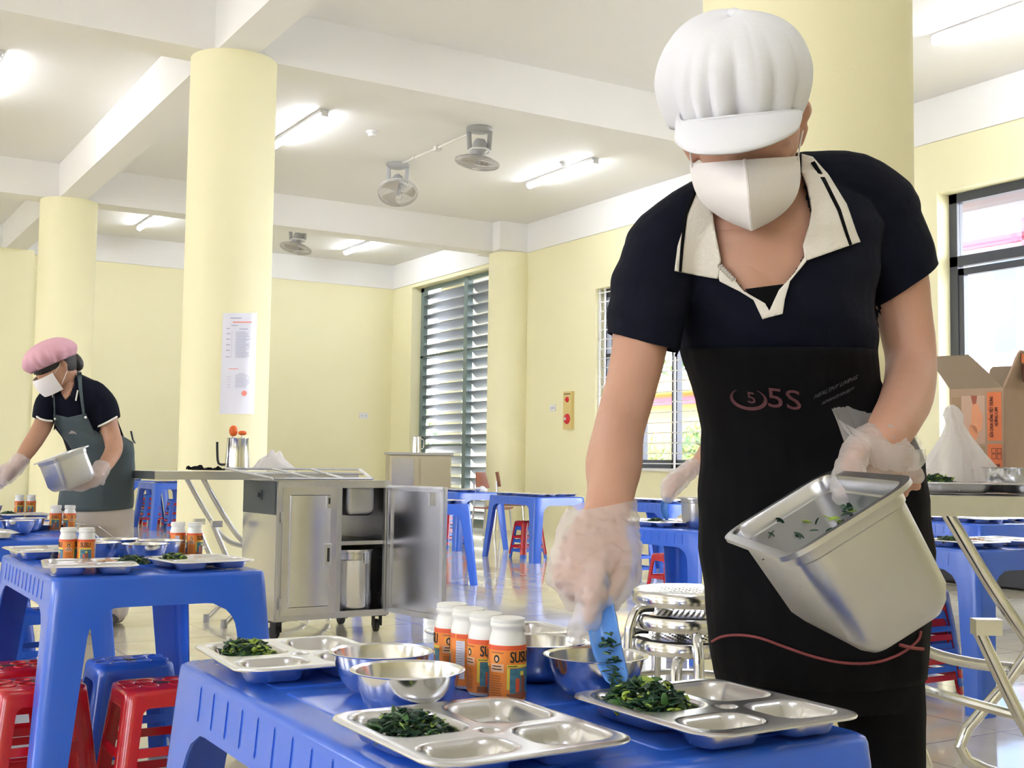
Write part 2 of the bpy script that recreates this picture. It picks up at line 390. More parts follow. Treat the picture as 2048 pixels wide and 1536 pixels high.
# tall louvred opening
w = MB(); y0, y1, z0, z1 = OP[2]; X2 = 7.99
for a, b_ in ((y1-.09, y1), (y0, y0+.06)): bar(w, a, b_, 0, z1, X2)
bar(w, y0, y1, z1-.06, z1, X2); bar(w, y0, y1, 0, .06, X2); bar(w, 14.20, 14.30, 0, z1, X2-.02, .09)
for zz in (1.05, 2.35): bar(w, y0, y1, zz, zz+.03, X2)
o = struct(w, 'window_3', LOF, smooth=False)
for (a, b_) in ((y0+.06, 14.2), (14.3, y1-.09)):
    for i in range(22):
        zz = .12+i*.148; w = MB()
        prof = [(-.085, .045), (-.05, .050), (0, .012), (.05, -.040), (.085, -.052), (.08, -.058), (.045, -.048), (-.004, .004), (-.05, .040), (-.085, .037)]
        w.loft([[Vector((X2+.03+px, yy, zz+pz)) for px, pz in prof] for yy in (a, b_)])
        w.build('louver_blade', LOU, o)
# ------------------------------------------------------------------ the yard beyond the windows
GRN = mat('yard_concrete', (.35, .33, .30), .9, var=.1, vscale=2)
m = MB(); m.box((28, 5, -.16), (39.5, 60, .1)); struct(m, 'ground', GRN, smooth=False)
m = MB(); m.box((8.5, 15.25, 1.8), (.5, .7, 3.6)); struct(m, 'trim_23', YEL, smooth=False)
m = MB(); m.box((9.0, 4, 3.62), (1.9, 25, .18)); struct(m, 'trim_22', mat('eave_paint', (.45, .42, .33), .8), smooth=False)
WB = mat('white_render', (.22, .22, .24), .8); PKT = mat('pink_trim', (.33, .04, .07), .7); BWN = mat('blue_shutter', (.04, .10, .19), .5); TIL = mat('pale_roof_tile', (.16, .14, .15), .7); YB2 = mat('yellow_render', (.38, .25, .05), .8)
bd = thing('school_building', 'white building with pink trim and blue window outside the big grey window', 'building', (20, 9, 0))
m = MB(); m.box((20, 9, 2.6), (6, 9, 5.2)); m.build('wall', WB, bd, smooth=False, world=True)
m = MB()
for z in (2.35, 4.6): m.box((16.97, 9, z), (.1, 9, .14))
m.box((16.97, 11.9, 2.6), (.1, .1, 4.6)); m.build('trim', PKT, bd, smooth=False, world=True)
m = MB(); m.prism([(-3.9, 0), (3.9, 0), (0, 1.6)], 10.4, M=Matrix(((1, 0, 0), (0, 0, 1), (0, 1, 0))), off=Vector((20, 3.8, 5.2))); m.build('roof', TIL, bd, smooth=False, world=True)
for yy in (7.0, 9.6, 12.3):
    m = MB(); m.box((16.95, yy, 3.55), (.1, .8, 1.6), 0); m.box((16.97, yy, 3.55), (.08, 1.0, 1.8), 1); m.build('window', [BWN, WB], bd, smooth=False, world=True)
b2 = thing('yellow_building', 'yellow building with pink band outside the barred window', 'building', (17, 19.5, 0))
m = MB(); m.box((17, 19.5, 1.1), (5, 11, 2.2)); m.build('wall', YB2, b2, smooth=False, world=True)
m = MB(); m.box((14.45, 19.5, 2.05), (.12, 11, .14)); m.build('band', PKT, b2, smooth=False, world=True)
m = MB(); m.box((17, 19.5, 2.35), (5.6, 11.4, .3)); m.build('roof', YB2, b2, smooth=False, world=True)
LF = [mat('tree_leaf_a', (.035, .10, .012), .6), mat('tree_leaf_b', (.09, .16, .015), .6)]
def foliage(mb, c, r, n, sz):
    for i in range(n):
        while True:
            p = Vector([random.uniform(-1, 1) for _ in range(3)])
            if .5 < p.length < 1: break
        p = Vector((p.x*r[0], p.y*r[1], p.z*r[2]))+Vector(c); a = Vector([random.uniform(-1, 1) for _ in range(3)]).normalized(); b_ = a.orthogonal().normalized()
        q = a.cross(b_); s_ = sz*random.uniform(.6, 1.3); mb.face([mb.bm.verts.new(p+v) for v in (a*s_, b_*s_*.45, -a*s_, -b_*s_*.45)], random.randint(0, 1))
for nm, c, r, n, lb in (('bush', (12.3, 16.6, .75), (.8, .9, .75), 900, 'bright green bush standing before the yellow building'), ('bush', (12.6, 14.9, .8), (.6, .6, .8), 600, 'leafy bush outside the middle of the barred window'), ('bush', (11.5, 22, 1.0), (1.2, 1.5, 1.0), 700, 'green bush seen low through the tall louvers')):
    t_ = thing(nm, lb, 'bush', (c[0], c[1], 0)); mb = MB(); foliage(mb, c, r, n, .11); mb.build('foliage', LF, t_, smooth=False, world=True, merge=False)
    mb = MB(); mb.tube([(c[0], c[1], -.11), (c[0]+.05, c[1], c[2])], [.05, .03]); mb.build('stem', mat('bark', (.2, .13, .08), .9), t_, world=True)
for c, r, n, lb in (((25, 19.2, 6.6), (2.4, 3.0, 2.2), 1500, 'tall green tree rising behind the white building'), ((24, 34, 5.5), (4, 4.5, 3.4), 1800, 'green tree crown seen high in the barred window')):
    t_ = thing('tree', lb, 'tree', (c[0], c[1], 0)); mb = MB(); foliage(mb, c, r, n, .34); mb.build('foliage', LF, t_, smooth=False, world=True, merge=False)
    mb = MB(); mb.tube([(c[0], c[1], -.11), (c[0], c[1], c[2])], [.25, .12]); mb.build('trunk', MATS['bark'], t_, world=True)
# ------------------------------------------------------------------ ceiling lamps, fans, detectors, wall fittings
def lamp(x, y, lb):
    t = thing('tube_lamp', lb, 'ceiling light', (x, y, ZC), 0, 'tube lamps under the ceiling')
    m = MB(); m.box((0, 0, -.015), (.075, 1.22, .03)); m.box((0, .612, -.035), (.06, .012, .05)); m.box((0, -.612, -.035), (.06, .012, .05)); m.build('housing', MTW, t, smooth=False)
    m = MB(); m.tube([(0, -.6, -.052), (0, .6, -.052)], .02, 12); m.build('tube', TB, t)
for x, y, lb in ((3.79, 9.95, 'lit tube lamp right beside the column with the notice'), (6.62, 9.95, 'lit tube lamp next to the smoke detector, near the two ceiling fans'),
                 (3.74, 14.75, 'small far tube lamp left of the notice column'), (6.64, 14.85, 'small far tube lamp nearest the louvred opening'),
                 (6.66, 4.75, 'lit tube lamp at the top right corner above the big window'), (1.2, 9.9, 'tube lamp glowing at the left edge of the ceiling'), (3.8, 4.75, None), (1.0, 4.75, None), (3.8, -.3, None), (6.6, -.3, None), (0, -.3, None)):
    lamp(x, y, lb or 'lit tube lamp near X of the hall'.replace('X', {(3.8, 4.75): 'the middle', (1.0, 4.75): 'the left middle', (3.8, -.3): 'the rear middle', (6.6, -.3): 'the rear right', (0, -.3): 'the rear left'}[(x, y)]))
def fan(loc, tilt, lb, rz):
    t = thing('ceiling_fan', lb, 'fan', loc, rz, 'orbiting ceiling fans')
    m = MB(); m.lathe([(0, 0), (.115, 0), (.12, -.012), (.10, -.035), (.05, -.05), (0, -.05)], 28); m.build('ceiling_mount', FAN, t)
    for s in (-1, 1): m = MB(); m.tube([(s*.095, 0, -.03), (s*.092, 0, -.10), (s*.085, 0, -.20)], [(.012, .022)]*3, 8); m.build('bracket', FAN, t)
    m = MB(); m.tube([(.085, 0, -.2), (.09, .05, -.205), (.05, .095, -.21), (0, .105, -.21), (-.05, .095, -.21), (-.09, .05, -.205), (-.085, 0, -.2), (-.05, -.095, -.21), (.05, -.095, -.21), (.085, 0, -.2)], .009, 8, sub=3); m.build('swivel_ring', MTW, t)
    M = Matrix.Translation((0, 0, -.2)) @ Matrix.Rotation(tilt[0], 4, 'X') @ Matrix.Rotation(tilt[1], 4, 'Y')
    m = MB(); m.lathe([(0, .10), (.04, .095), (.062, .06), (.065, 0), (.06, -.04), (.03, -.075), (0, -.08)], 24, M=None); bmesh.ops.transform(m.bm, matrix=M, verts=m.bm.verts); m.build('motor', FAN, t)
    m = MB(); Rr = .20
    for rr, z in ((Rr, -.115), (Rr*.985, -.10), (Rr*.985, -.13)): m.tube([M @ Vector((rr*cos(a*pi/16), rr*sin(a*pi/16), z)) for a in range(33)], .0035 if rr < Rr else .006, 5, cap=(0, 0))
    for i in range(44):
        a = 2*pi*i/44; p = [(.05, -.055), (.12, -.065), (.18, -.09), (.2, -.115), (.18, -.145), (.12, -.165), (.04, -.172)]
        m.tube([M @ Vector((r_*cos(a+.25*(.2-r_)/.2), r_*sin(a+.25*(.2-r_)/.2), z)) for r_, z in p], .0012, 4)
    for r_, z in ((.04, -.172), (.10, -.168), (.15, -.156)): m.tube([M @ Vector((r_*cos(a*pi/12), r_*sin(a*pi/12), z)) for a in range(25)], .0012, 4, cap=(0, 0))
    m.build('guard', FNW, t)
    for i in range(3):
        a0 = 2*pi*i/3+.4; m = MB()
        def bl(u, v):
            r_ = .035+.145*u; a = a0+(v-.5)*(.55+1.0*u)*(1-.25*u)-u*.35; return M @ Vector((r_*cos(a), r_*sin(a), -.11+(v-.5)*.045*(1-.3*u)))
        m.grid(bl, 6, 5); m.build('blade', FNB, t, solid=.002)
    m = MB(); m.lathe([(0, -.085), (.032, -.088), (.034, -.12), (.025, -.135), (0, -.138)], 20); bmesh.ops.transform(m.bm, matrix=M, verts=m.bm.verts); m.build('hub', FAN, t)
fan((5.125, 10.66, ZC), (radians(-28), radians(-4)), 'grey ceiling fan tilted to show its blades, left of the pair', radians(-31))
fan((5.163, 9.08, ZC), (radians(4), radians(8)), 'grey ceiling fan hanging nearly level, right of the pair', radians(-31))
fan((5.40, 14.1, ZC), (radians(-5), radians(10)), 'far ceiling fan half hidden behind the notice column', radians(-31))
m = MB(); m.tube([(5.125, 10.55, ZC-.012), (5.16, 9.2, ZC-.012)], [(.014, .012)]*2, 6); m.box((5.145, 9.85, ZC-.02), (.06, .06, .04)); m.box((5.13, 10.3, ZC-.013), (.04, .03, .028))
tag(m.build('conduit', TRC), 'pale cable conduit running along the ceiling between the two fans', 'conduit')
for x, y, lb in ((4.41, 9.72, 'round smoke detector on the ceiling left of the fans'), (6.47, 9.65, 'round smoke detector on the ceiling beside the tube lamp')):
    t = thing('smoke_detector', lb, 'smoke detector', (x, y, ZC), 0)
    m = MB(); m.lathe([(0, 0), (.055, 0), (.055, -.015), (.045, -.02), (0, -.02)], 24); m.build('base', MTW, t)
    m = MB(); m.lathe([(.035, -.02), (.038, -.035), (.03, -.045), (0, -.048)], 20); m.build('sensor_head', MTW, t)
# fire alarm panel
t = thing('fire_alarm_panel', 'cream fire alarm panel with two red round parts on the right wall', 'alarm', (XR, 11.48, 1.44))
m = MB(); m.box((-.02, 0, 0), (.04, .17, .44)); m.build('panel', ALM, t, smooth=False)
MX = Matrix(((0, 0, -1), (0, 1, 0), (1, 0, 0)))
m = MB(); m.lathe([(0, .06), (.025, .055), (.035, .04)], 20, M=MX.to_4x4(), c=(0, .0, .125)); m.build('call_lamp', ALR, t)
m = MB(); m.lathe([(0, .07), (.03, .07), (.055, .055), (.062, .04)], 24, M=MX.to_4x4(), c=(0, .0, -.10)); m.build('bell', ALR, t)
m = MB(); m.lathe([(0, .076), (.018, .074), (.02, .068)], 16, M=MX.to_4x4(), c=(0, .0, -.10)); m.build('push_button', WPL, t)
m = MB(); m.box((-.042, 0, .19), (.003, .13, .008)); m.build('slot', DRK, t, smooth=False)
t = thing('wall_socket', 'white wall socket left of the fire alarm panel', 'socket', (XR, 11.84, 1.48))
m = MB(); m.box((-.006, 0, 0), (.012, .12, .08)); m.build('plate', MTW, t, smooth=False); m = MB(); m.box((-.013, .02, 0), (.004, .012, .02)); m.box((-.013, -.02, 0), (.004, .012, .02)); m.build('outlet', FAN, t, smooth=False)
t = thing('wall_socket', 'small white socket plate low on the far back wall', 'socket', (7.35, YB, 1.50))
m = MB(); m.box((0, -.006, 0), (.14, .012, .09)); m.build('plate', MTW, t, smooth=False); m = MB(); m.box((.03, -.013, 0), (.012, .004, .02)); m.box((-.03, -.013, 0), (.012, .004, .02)); m.build('outlet', FAN, t, smooth=False)
# paper notice on the column
CX, CY, CR = 2.425, 7.57, .28
t = thing('paper_notice', 'pale printed notice in a plastic sleeve taped on the yellow column', 'notice', (CX, CY, 1.5))
def colpt(x, y, off):
    d = W + R*((x-1024)/FPX) - U*((y-768)/FPX); dx, dy = d.x, d.y; a = dx*dx+dy*dy; bq = -2*(dx*CX+dy*CY); cq = CX*CX+CY*CY-(CR+off)**2
    return CAM + d*((-bq-sqrt(bq*bq-4*a*cq))/(2*a))
def npt(u, v, off=.003):
    x0 = 446+(439-446)*v; x1 = 514+(508-514)*v; y_ = 626+(828-626)*v; return colpt(x0+(x1-x0)*u, y_, off)
m = MB(); m.grid(lambda u, v: npt(u, v, .003+.004*max(0, sin(u*9+v*3))*u), 24, 30); m.build('sheet', PPR, t, world=True)
m = MB()
def strip(u0, v0, u1, v1, mi=0): m.grid(lambda u, v: npt(u0+(u1-u0)*u, v0+(v1-v0)*v, .0095), 8, 1, mi)
strip(.22, .045, .55, .055); strip(.3, .085, .85, .095, 1); strip(.25, .12, .45, .127); strip(.12, .15, .22, .157); strip(.5, .155, .75, .162)
for i in range(22): strip(.42, .185+i*.012, .42+random.uniform(.25, .45), .189+i*.012)
for v in (.2, .255, .31, .365, .43): strip(.12, v, .24, v+.008)
strip(.22, .55, .5, .556, 1); strip(.5, .6, .7, .605)
for i in range(10): strip(.42, .615+i*.013, .42+random.uniform(.3, .45), .619+i*.013); strip(.18, .615+i*.013, .3, .618+i*.013) if i % 2 else 0
for u in (.28, .4, .9): strip(u, .18, u+.006, .45)
m.grid(lambda u, v: npt(.70+.075*u*cos(2*pi*v), .795+.027*u*sin(2*pi*v), .0095), 4, 20, 1)
m.build('printed_text', [PIN, PIR], t, world=True, merge=False)
# ------------------------------------------------------------------ moulded plastic tables and stools
def corner_rows(m, sx, sy, rows, rad, na, mi=0):
    """rows: (z, HX, HY, inner x, inner y) from bottom to top"""
    prev = None
    for z, HX, HY, ix, iy in rows:
        p = [(ix, HY), ((ix+HX-rad)/2, HY), (HX-rad, HY)] + [(HX-rad+rad*sin(pi/2*i/na), HY-rad+rad*cos(pi/2*i/na)) for i in range(1, na)] + [(HX, HY-rad), (HX, (iy+HY-rad)/2), (HX, iy)]
        row = [m.bm.verts.new((sx*x, sy*y, z)) for x, y in p]
        if prev:
            for i in range(len(row)-1): m.face([prev[i], prev[i+1], row[i+1], row[i]], mi)
        prev = row
def moulded(name, hx, hy, h, splay, rad, lw, za0, za1, na, top_bev, material, th, bars=(), ribs=False, stool=False):
    def ext(z): return splay*(h-z)/h
    t = thing(name, '', '', (0, 0, 0))
    r_ = za1-za0
    m = MB()
    for sx in (1, -1):
        for sy in (1, -1):
            rows = []
            for i in range(5):
                q = i/4*.98; z = za0+(za1-za0)*q; k = lw+r_*(1-sqrt(1-q*q)); e = ext(z); rows.append((z, hx+e, hy+e, hx+e-k, hy+e-k))
            k = lw+r_; zz = [za1, (za1+h-top_bev)/2, h-top_bev]
            for z in zz: e = ext(z); rows.append((z, hx+e, hy+e, hx-k, hy-k))
            corner_rows(m, sx, sy, rows, rad, na)
    k = lw+r_
    for s in (1, -1):
        for ax in (0, 1):
            H = hy if ax == 0 else hx; I = hx-k if ax == 0 else hy-k
            def P(u, z):
                e = ext(z); return (u, s*(H+e), z) if ax == 0 else (s*(H+e), u, z)
            for z0, z1 in ((za1, (za1+h-top_bev)/2), ((za1+h-top_bev)/2, h-top_bev)):
                v = [m.bm.verts.new(P(*q)) for q in ((-I, z0), (I, z0), (I, z1), (-I, z1))]; m.face(v)
            if ribs and ax:
                n = 11 if ax else 7
                for i in range(n):
                    u = -I*1.15+2.3*I*i/(n-1); zz0 = za1+.012; zz1 = h-top_bev-.006
                    a, b_ = P(u, zz0), P(u, zz1); o_ = Vector((0, s*.0006, 0)) if ax == 0 else Vector((s*.0006, 0, 0)); w_ = Vector((.0012, 0, 0)) if ax == 0 else Vector((0, .0012, 0))
                    A, B = Vector(a), Vector(b_)
                    m.loft([[A-w_-o_, A+w_-o_, A+w_*.7+o_, A-w_*.7+o_], [B-w_-o_, B+w_-o_, B+w_*.7+o_, B-w_*.7+o_]])
    def outline(H1, H2, rad_):
        p = []
        for sx, sy in ((1, 1), (1, -1), (-1, -1), (-1, 1)):
            a = [(H1-rad_+rad_*sin(pi/2*i/na), H2-rad_+rad_*cos(pi/2*i/na)) for i in range(na+1)]
            if sx*sy < 0: a = a[::-1]
            p += [(sx*x, sy*y) for x, y in a]
        return p
    e = ext(h-top_bev); rings = []
    bevs = ((top_bev, 0), (top_bev*.35, -top_bev*.25), (0, -top_bev))
    for dz, ins in bevs: rings.append([Vector((x, y, h-dz)) for x, y in outline(hx+e+ins, hy+e+ins, rad+ins*.5)])
    m.loft(rings, cap=(0, 1))
    if not stool:      # moulded panels on the top leave broad bands between them
        nx, ny, gp = 2, 3, .022; Wx = 2*(hx-.035); Wy = 2*(hy-.035)
        for i in range(nx):
            for j in range(ny):
                a0 = -Wx/2+i*Wx/nx+gp/2; a1 = -Wx/2+(i+1)*Wx/nx-gp/2; b0 = -Wy/2+j*Wy/ny+gp/2; b1 = -Wy/2+(j+1)*Wy/ny-gp/2
                cx, cy, px_, py_ = (a0+a1)/2, (b0+b1)/2, (a1-a0)/2, (b1-b0)/2
                m.loft([[Vector((cx+x, cy+y, h+z)) for x, y in rrect(px_+o_, py_+o_, .012, 3)] for o_, z in ((0, 0), (-.001, .001), (-.003, .0014))], cap=(0, 1))
    else:
        for i in range(4):
            for j in range(2):
                cx = (i-1.5)*hx*.44+(.01 if i > 1 else -.01); cy = (j-.5)*hy*.62; rr = hx*.19
                m.tube([Vector((cx+rr*cos(a*pi/8), cy+rr*sin(a*pi/8)*1.15, h+.0005)) for a in range(17)], .0022, 5, cap=(0, 0))
        m.loft([[Vector((x*s_, y*s_, h+z)) for x, y in rrect(.02, .009, .008, 3)] for s_, z in ((1.1, .0003), (1, .0012))], cap=(0, 1), mi=1)
    m.build('seat' if stool else 'tabletop', [material, DRK], t, solid=th, ang=50)
    for sx in (1, -1):
        for sy in (1, -1):
            m = MB(); rows = []
            for i in range(5):
                z = za0*i/4; e = ext(z); wz = lw*(1 if stool else .78+.22*z/za0); rows.append((z, hx+e, hy+e, hx+e-wz, hy+e-wz))
            corner_rows(m, sx, sy, rows, rad, na); m.build('leg', material, t, solid=th, ang=50)
    for z0, z1 in bars:
        m = MB()
        for s in (1, -1):
            for ax in (0, 1):
                H = hy if ax == 0 else hx; I = (hx if ax == 0 else hy)-lw+.002; v = []
                for u, z in ((-1, z0), (1, z0), (1, z1), (-1, z1)):
                    e = ext(z); q = u*(I+e); v.append(m.bm.verts.new((q, s*(H+e), z) if ax == 0 else (s*(H+e), q, z)))
                m.face(v)
        m.build('stretcher', material, t, solid=th, smooth=False)
    return t
TH = .535
table0 = moulded('plastic_table', .245, .375, TH, .045, .022, .085, .40, .465, 4, .008, BLU, .004, ribs=True)
stoolR = moulded('plastic_stool', .095, .085, .28, .035, .022, .04, .225, .24, 2, .012, RED, .003, bars=((.055, .075), (.135, .155)), stool=True)
stoolB = moulded('plastic_stool', .095, .085, .28, .035, .022, .04, .225, .24, 2, .012, BLU, .003, bars=((.055, .075), (.135, .155)), stool=True)
used = set()
def put(proto, loc, rz, label, cat, group=None):
    if proto in used: r = dup(proto, loc, rz)
    else: used.add(proto); r = proto; r.location = loc; r.rotation_euler = (0, 0, rz)
    r['label'] = label; r['category'] = cat
    if group: r['group'] = group
    elif 'group' in r: del r['group']
    return r
GT = 'blue plastic tables set for lunch'
TABLES = dict(B=(.70, 1.215, 0, 'blue plastic table in the foreground that the woman in the white cap serves at'),
    A=(.765, 3.165, 0, 'blue plastic table at left with two red stools before it'),
    A2=(.70, 4.53, 0, 'blue plastic table directly in front of the woman in the pink cap'),
    A3=(.76, 5.80, 0, 'blue plastic table at the left edge, farthest of its row'),
    C=(5.50, 8.60, 0, 'blue plastic table with a red stool stack under it'), E2=(5.56, 10.02, 0, 'blue plastic table just right of the open cart door, before the far cart'),
    E=(3.67, 7.30, 0, 'blue plastic table half hidden behind the open cart door'), F=(3.44, 4.12, 0, 'blue plastic table the gloved arm behind the column serves at'),
    F2=(5.62, 7.05, 0, 'blue plastic table far behind the arm with the blue spoon'), G=(3.625, 2.945, 0, 'blue plastic table with long leg at right behind the steel folding table'),
    G2=(5.29, 4.19, 0, 'blue plastic table behind the nearer table at the right edge'), D=(3.86, 14.10, 0, 'small far blue table left of the notice column'), D2=(3.86, 15.35, 0, 'farthest blue table, mostly hidden at the back wall'))
for kx, (x, y, rz, lb) in TABLES.items(): put(table0, (x, y, 0), rz, lb, 'table', GT)
GS = 'plastic stools at the tables'
for pr, x, y, z, rz, lb in (
    (stoolR, .775, 2.835, 0, 0, 'glossy red stool, whole seat visible, right of the table leg'), (stoolR, .53, 2.975, 0, 0, 'red stool behind the near table leg at the bottom left'),
    (stoolR, .50, 3.235, 0, 0, 'red stool at the left edge behind the nearer red one'), (stoolB, .79, 3.19, 0, 0, 'blue stool under the table behind the glossy red stool'),
    (stoolB, .77, 4.38, 0, .05, 'blue stool seen through the gap under the left table'), (stoolB, .47, 4.40, 0, .05, 'blue stool beside the left table leg, left of its twin'), (stoolB, .70, 4.76, 0, 0, 'blue stool farthest under the table before the pink capped woman'),
    (stoolB, 5.50, 8.72, 0, .0, 'lowest blue stool of the red topped stack under the far middle table'), (stoolR, 5.50, 8.72, .035, .0, 'red stool on the stack under the far middle table'),
    (stoolB, 5.50, 10.10, 0, 0, 'lowest blue stool of the stack beside the open cart door'), (stoolR, 5.50, 10.10, .03, 0, 'second red stool of the stack beside the open cart door'), (stoolB, 5.50, 10.10, .06, 0, 'third blue stool of the stack beside the open cart door'), (stoolR, 5.50, 10.10, .09, 0, 'top red stool of the stack beside the open cart door'),
    (stoolR, 3.95, 15.1, 0, 0, 'lowest red stool under the far left table'), (stoolB, 3.95, 15.1, .03, 0, 'blue stool on the red one under the far left table'), (stoolR, 3.95, 15.1, .06, 0, 'second red stool in the left far stack'), (stoolB, 3.95, 15.1, .09, 0, 'top blue stool of the left far stack'),
    (stoolB, 3.98, 14.1, 0, 0, 'bottom blue stool of the far stack beside the notice column'), (stoolR, 3.98, 14.1, .03, 0, 'red stool inside the far stack beside the notice column'), (stoolB, 3.98, 14.1, .06, 0, 'top blue stool of the far stack beside the notice column'),
    (stoolB, 5.30, 6.95, 0, 0, 'blue stool standing right of the big gloved hand'), (stoolR, 4.55, 5.60, 0, 0, 'red stool mostly hidden behind the steel stools and woman'),
    (stoolR, 3.52, 2.95, 0, 0, 'lowest red stool of the striped stack at right'), (stoolB, 3.52, 2.95, .03, 0, 'second blue stool of the striped stack at right'), (stoolR, 3.52, 2.95, .06, 0, 'third red stool of the striped stack at right'), (stoolB, 3.52, 2.95, .09, 0, 'top blue stool of the striped stack at right')):
    put(pr, (x, y, z), rz, lb, 'stool', GS)
# ------------------------------------------------------------------ trays, bowls, bottles, spoons, food
def sd(x, y, c, hx, hy, r):
    dx, dy = abs(x-c[0])-hx+r, abs(y-c[1])-hy+r; return sqrt(max(dx, 0)**2+max(dy, 0)**2)+min(max(dx, dy), 0)-r
COMP = (((-.050, .042), .043, .058, .026), ((.050, .047), .043, .053, .026), ((-.050, -.072), .043, .030, .024), ((.052, -.062), .041, .040, .026), ((.0, -.022), .013, .013, .013))
def tray_mesh():
    m = MB(); HX, HY = .103, .116
    def f(u, v):
        # rounded-rectangle mapped grid
        x, y = (2*u-1), (2*v-1); X_, Y_ = x*HX, y*HY
        k = max(abs(x), abs(y))
        if k > 0:
            r_ = .03; ax, ay = abs(X_), abs(Y_); cx, cy = HX-r_, HY-r_
            if ax > cx*1 and ay > cy*1:
                d = Vector((ax-cx, ay-cy)); L = d.length; lim = r_; kk = max((ax-cx), (ay-cy))
                if L > 0: q = kk/L; ax, ay = cx+d.x*q, cy+d.y*q
                X_, Y_ = math.copysign(ax, X_), math.copysign(ay, Y_)
        z = 0
        for c_, hx, hy, r in COMP:
            dd = sd(X_, Y_, c_, hx, hy, r); q = min(1, max(0, -dd/.013)); z = min(z, -(.020 if hx > .02 else .008)*(q*q*(3-2*q)))
        e = -sd(X_, Y_, (0, 0), HX, HY, .03)
        if e < .004: z = -.0015*(1-e/.004)+.001*0
        elif z == 0: z = .0006*0
        return Vector((X_, Y_, .022+z))
    m.grid(f, 84, 92); return m
tr0 = thing('steel_tray', '', '', (0, 0, 0)); tray_mesh().build('tray_body', TRY, tr0, solid=.0012, soff=1, ang=60)
m = MB(); m.tube([Vector((x, y, .0205)) for x, y in rrect(.103, .116, .03, 6)]+[Vector((.103, .086, .0205))], .0014, 6, cap=(0, 0)); m.build('rolled_rim', TRY, tr0)
bw0 = thing('steel_bowl', '', '', (0, 0, 0))
m = MB(); m.lathe([(0, .002), (.022, .002), (.034, .006), (.045, .018), (.051, .034), (.054, .047), (.0585, .049), (.0605, .0485), (.060, .0475), (.055, .0462), (.052, .033), (.046, .017), (.035, .0048), (.022, .0006), (0, .0006)], 48); m.build('bowl_body', STL, bw0)
bt0 = thing('yogurt_bottle', '', '', (0, 0, 0))
m = MB(); m.lathe([(0, 0), (.018, 0), (.0205, .003), (.021, .006), (.021, .062), (.0205, .068), (.018, .077), (.0175, .080), (.0195, .083), (.0197, .086), (.0185, .0875), (.019, .0885), (.019, .0915), (.017, .0925), (0, .0925)], 32); m.build('bottle_body', WPL, bt0, ang=50)
m = MB(); RL = .0214
def cyl(u, z, off=0): a = u/RL; return Vector(((RL+off)*sin(a), -(RL+off)*cos(a), z))
def patch(u0, u1, z0, z1, off, mi): m.grid(lambda a, b_: cyl(u0+(u1-u0)*a, z0+(z1-z0)*b_, off), max(2, int((u1-u0)/.002)), 1, mi)
patch(-pi*RL, pi*RL, .004, .0635, 0, 0); patch(-.066, .066, .0585, .0637, .0002, 7)
for s in (-.030, .026):      # the printed panels repeat round the bottle
    patch(s+.0, s+.031, .0435, .0575, .0002, 1); patch(s, s+.031, .0398, .0428, .0003, 3); patch(s+.0035, s+.031, .012, .039, .0003, 4); patch(s, s+.003, .016, .039, .0003, 3)
    patch(s+.010, s+.015, .013, .028, .0004, 5); patch(s+.017, s+.023, .012, .031, .0004, 6); patch(s+.016, s+.021, .031, .0355, .0004, 3); patch(s+.024, s+.028, .014, .026, .0004, 10); patch(s, s+.031, .005, .0115, .0002, 6)
    patch(s+.001, s+.012, .0408, .0418, .0004, 8); patch(s-.0225, s-.0015, .0055, .0575, .00015, 1); patch(s-.0205, s-.0035, .0345, .0435, .0003, 2)
    for i in range(9): patch(s-.0195, s-.0045-random.uniform(0, .003), .009+i*.0026, .0097+i*.0026, .0004, 6)
    patch(s-.0175, s-.0065, .0405, .0416, .0005, 8); patch(s-.0185, s-.0055, .0372, .0383, .0005, 8); patch(s-.020, s-.004, .0552, .0562, .0004, 6)
    m.grid(lambda a, b_: cyl(s-.012+.0062*a*cos(2*pi*b_), .0495+.0055*a*sin(2*pi*b_), .0003), 2, 18, 11)
    m.grid(lambda a, b_: cyl(s-.012+.0036*a*cos(2*pi*b_), .0490+.0044*a*sin(2*pi*b_), .0004), 2, 14, 8)
    m.grid(lambda a, b_: cyl(s-.012+.0019*a*cos(2*pi*b_), .0487+.0026*a*sin(2*pi*b_), .0005), 2, 14, 2)
patch(-.0664, -.0550, .012, .056, .0004, 9)
for i in range(14): patch(-.0654, -.0565-random.uniform(0, .003), .014+i*.003, .0148+i*.003, .0006, 12)
m.build('label', [ORG, ORG, PCH, LYE, LTL, ORR, LBR, ORR, LBL, LVI, mat('label_blue', (.05, .16, .42), .5), mat('label_amber', (.88, .36, .05), .5), PIN], bt0, merge=False)
for s in (-.030, .026):
    m = MB()
    for q_ in (-.0003, 0, .0003): add_text(m, 'SUSU', .0172, lambda x, y: cyl(s+.0157+x*.62+q_, .0505+y, .0006+q_*.1))
    m.build('brand_lettering', LBL, bt0, smooth=False, solid=.0004, soff=0)
sp0 = thing('steel_spoon', '', '', (0, 0, 0))      # handle leans out of a bowl
m = MB(); m.loft([[Vector((x_*w_, 0, z_)) + Vector((0, y_, 0)) for x_, z_ in ((-1, zz), (0, zz+.0012), (1, zz), (0, zz-.0008))] for y_, w_, zz in ((-.045, .002, .012), (-.03, .006, .006), (-.01, .0065, .008), (0, .003, .014), (.02, .003, .028), (.036, .004, .040), (.050, .0055, .049), (.054, .003, .051))]); m.build('spoon_body', STL, sp0)
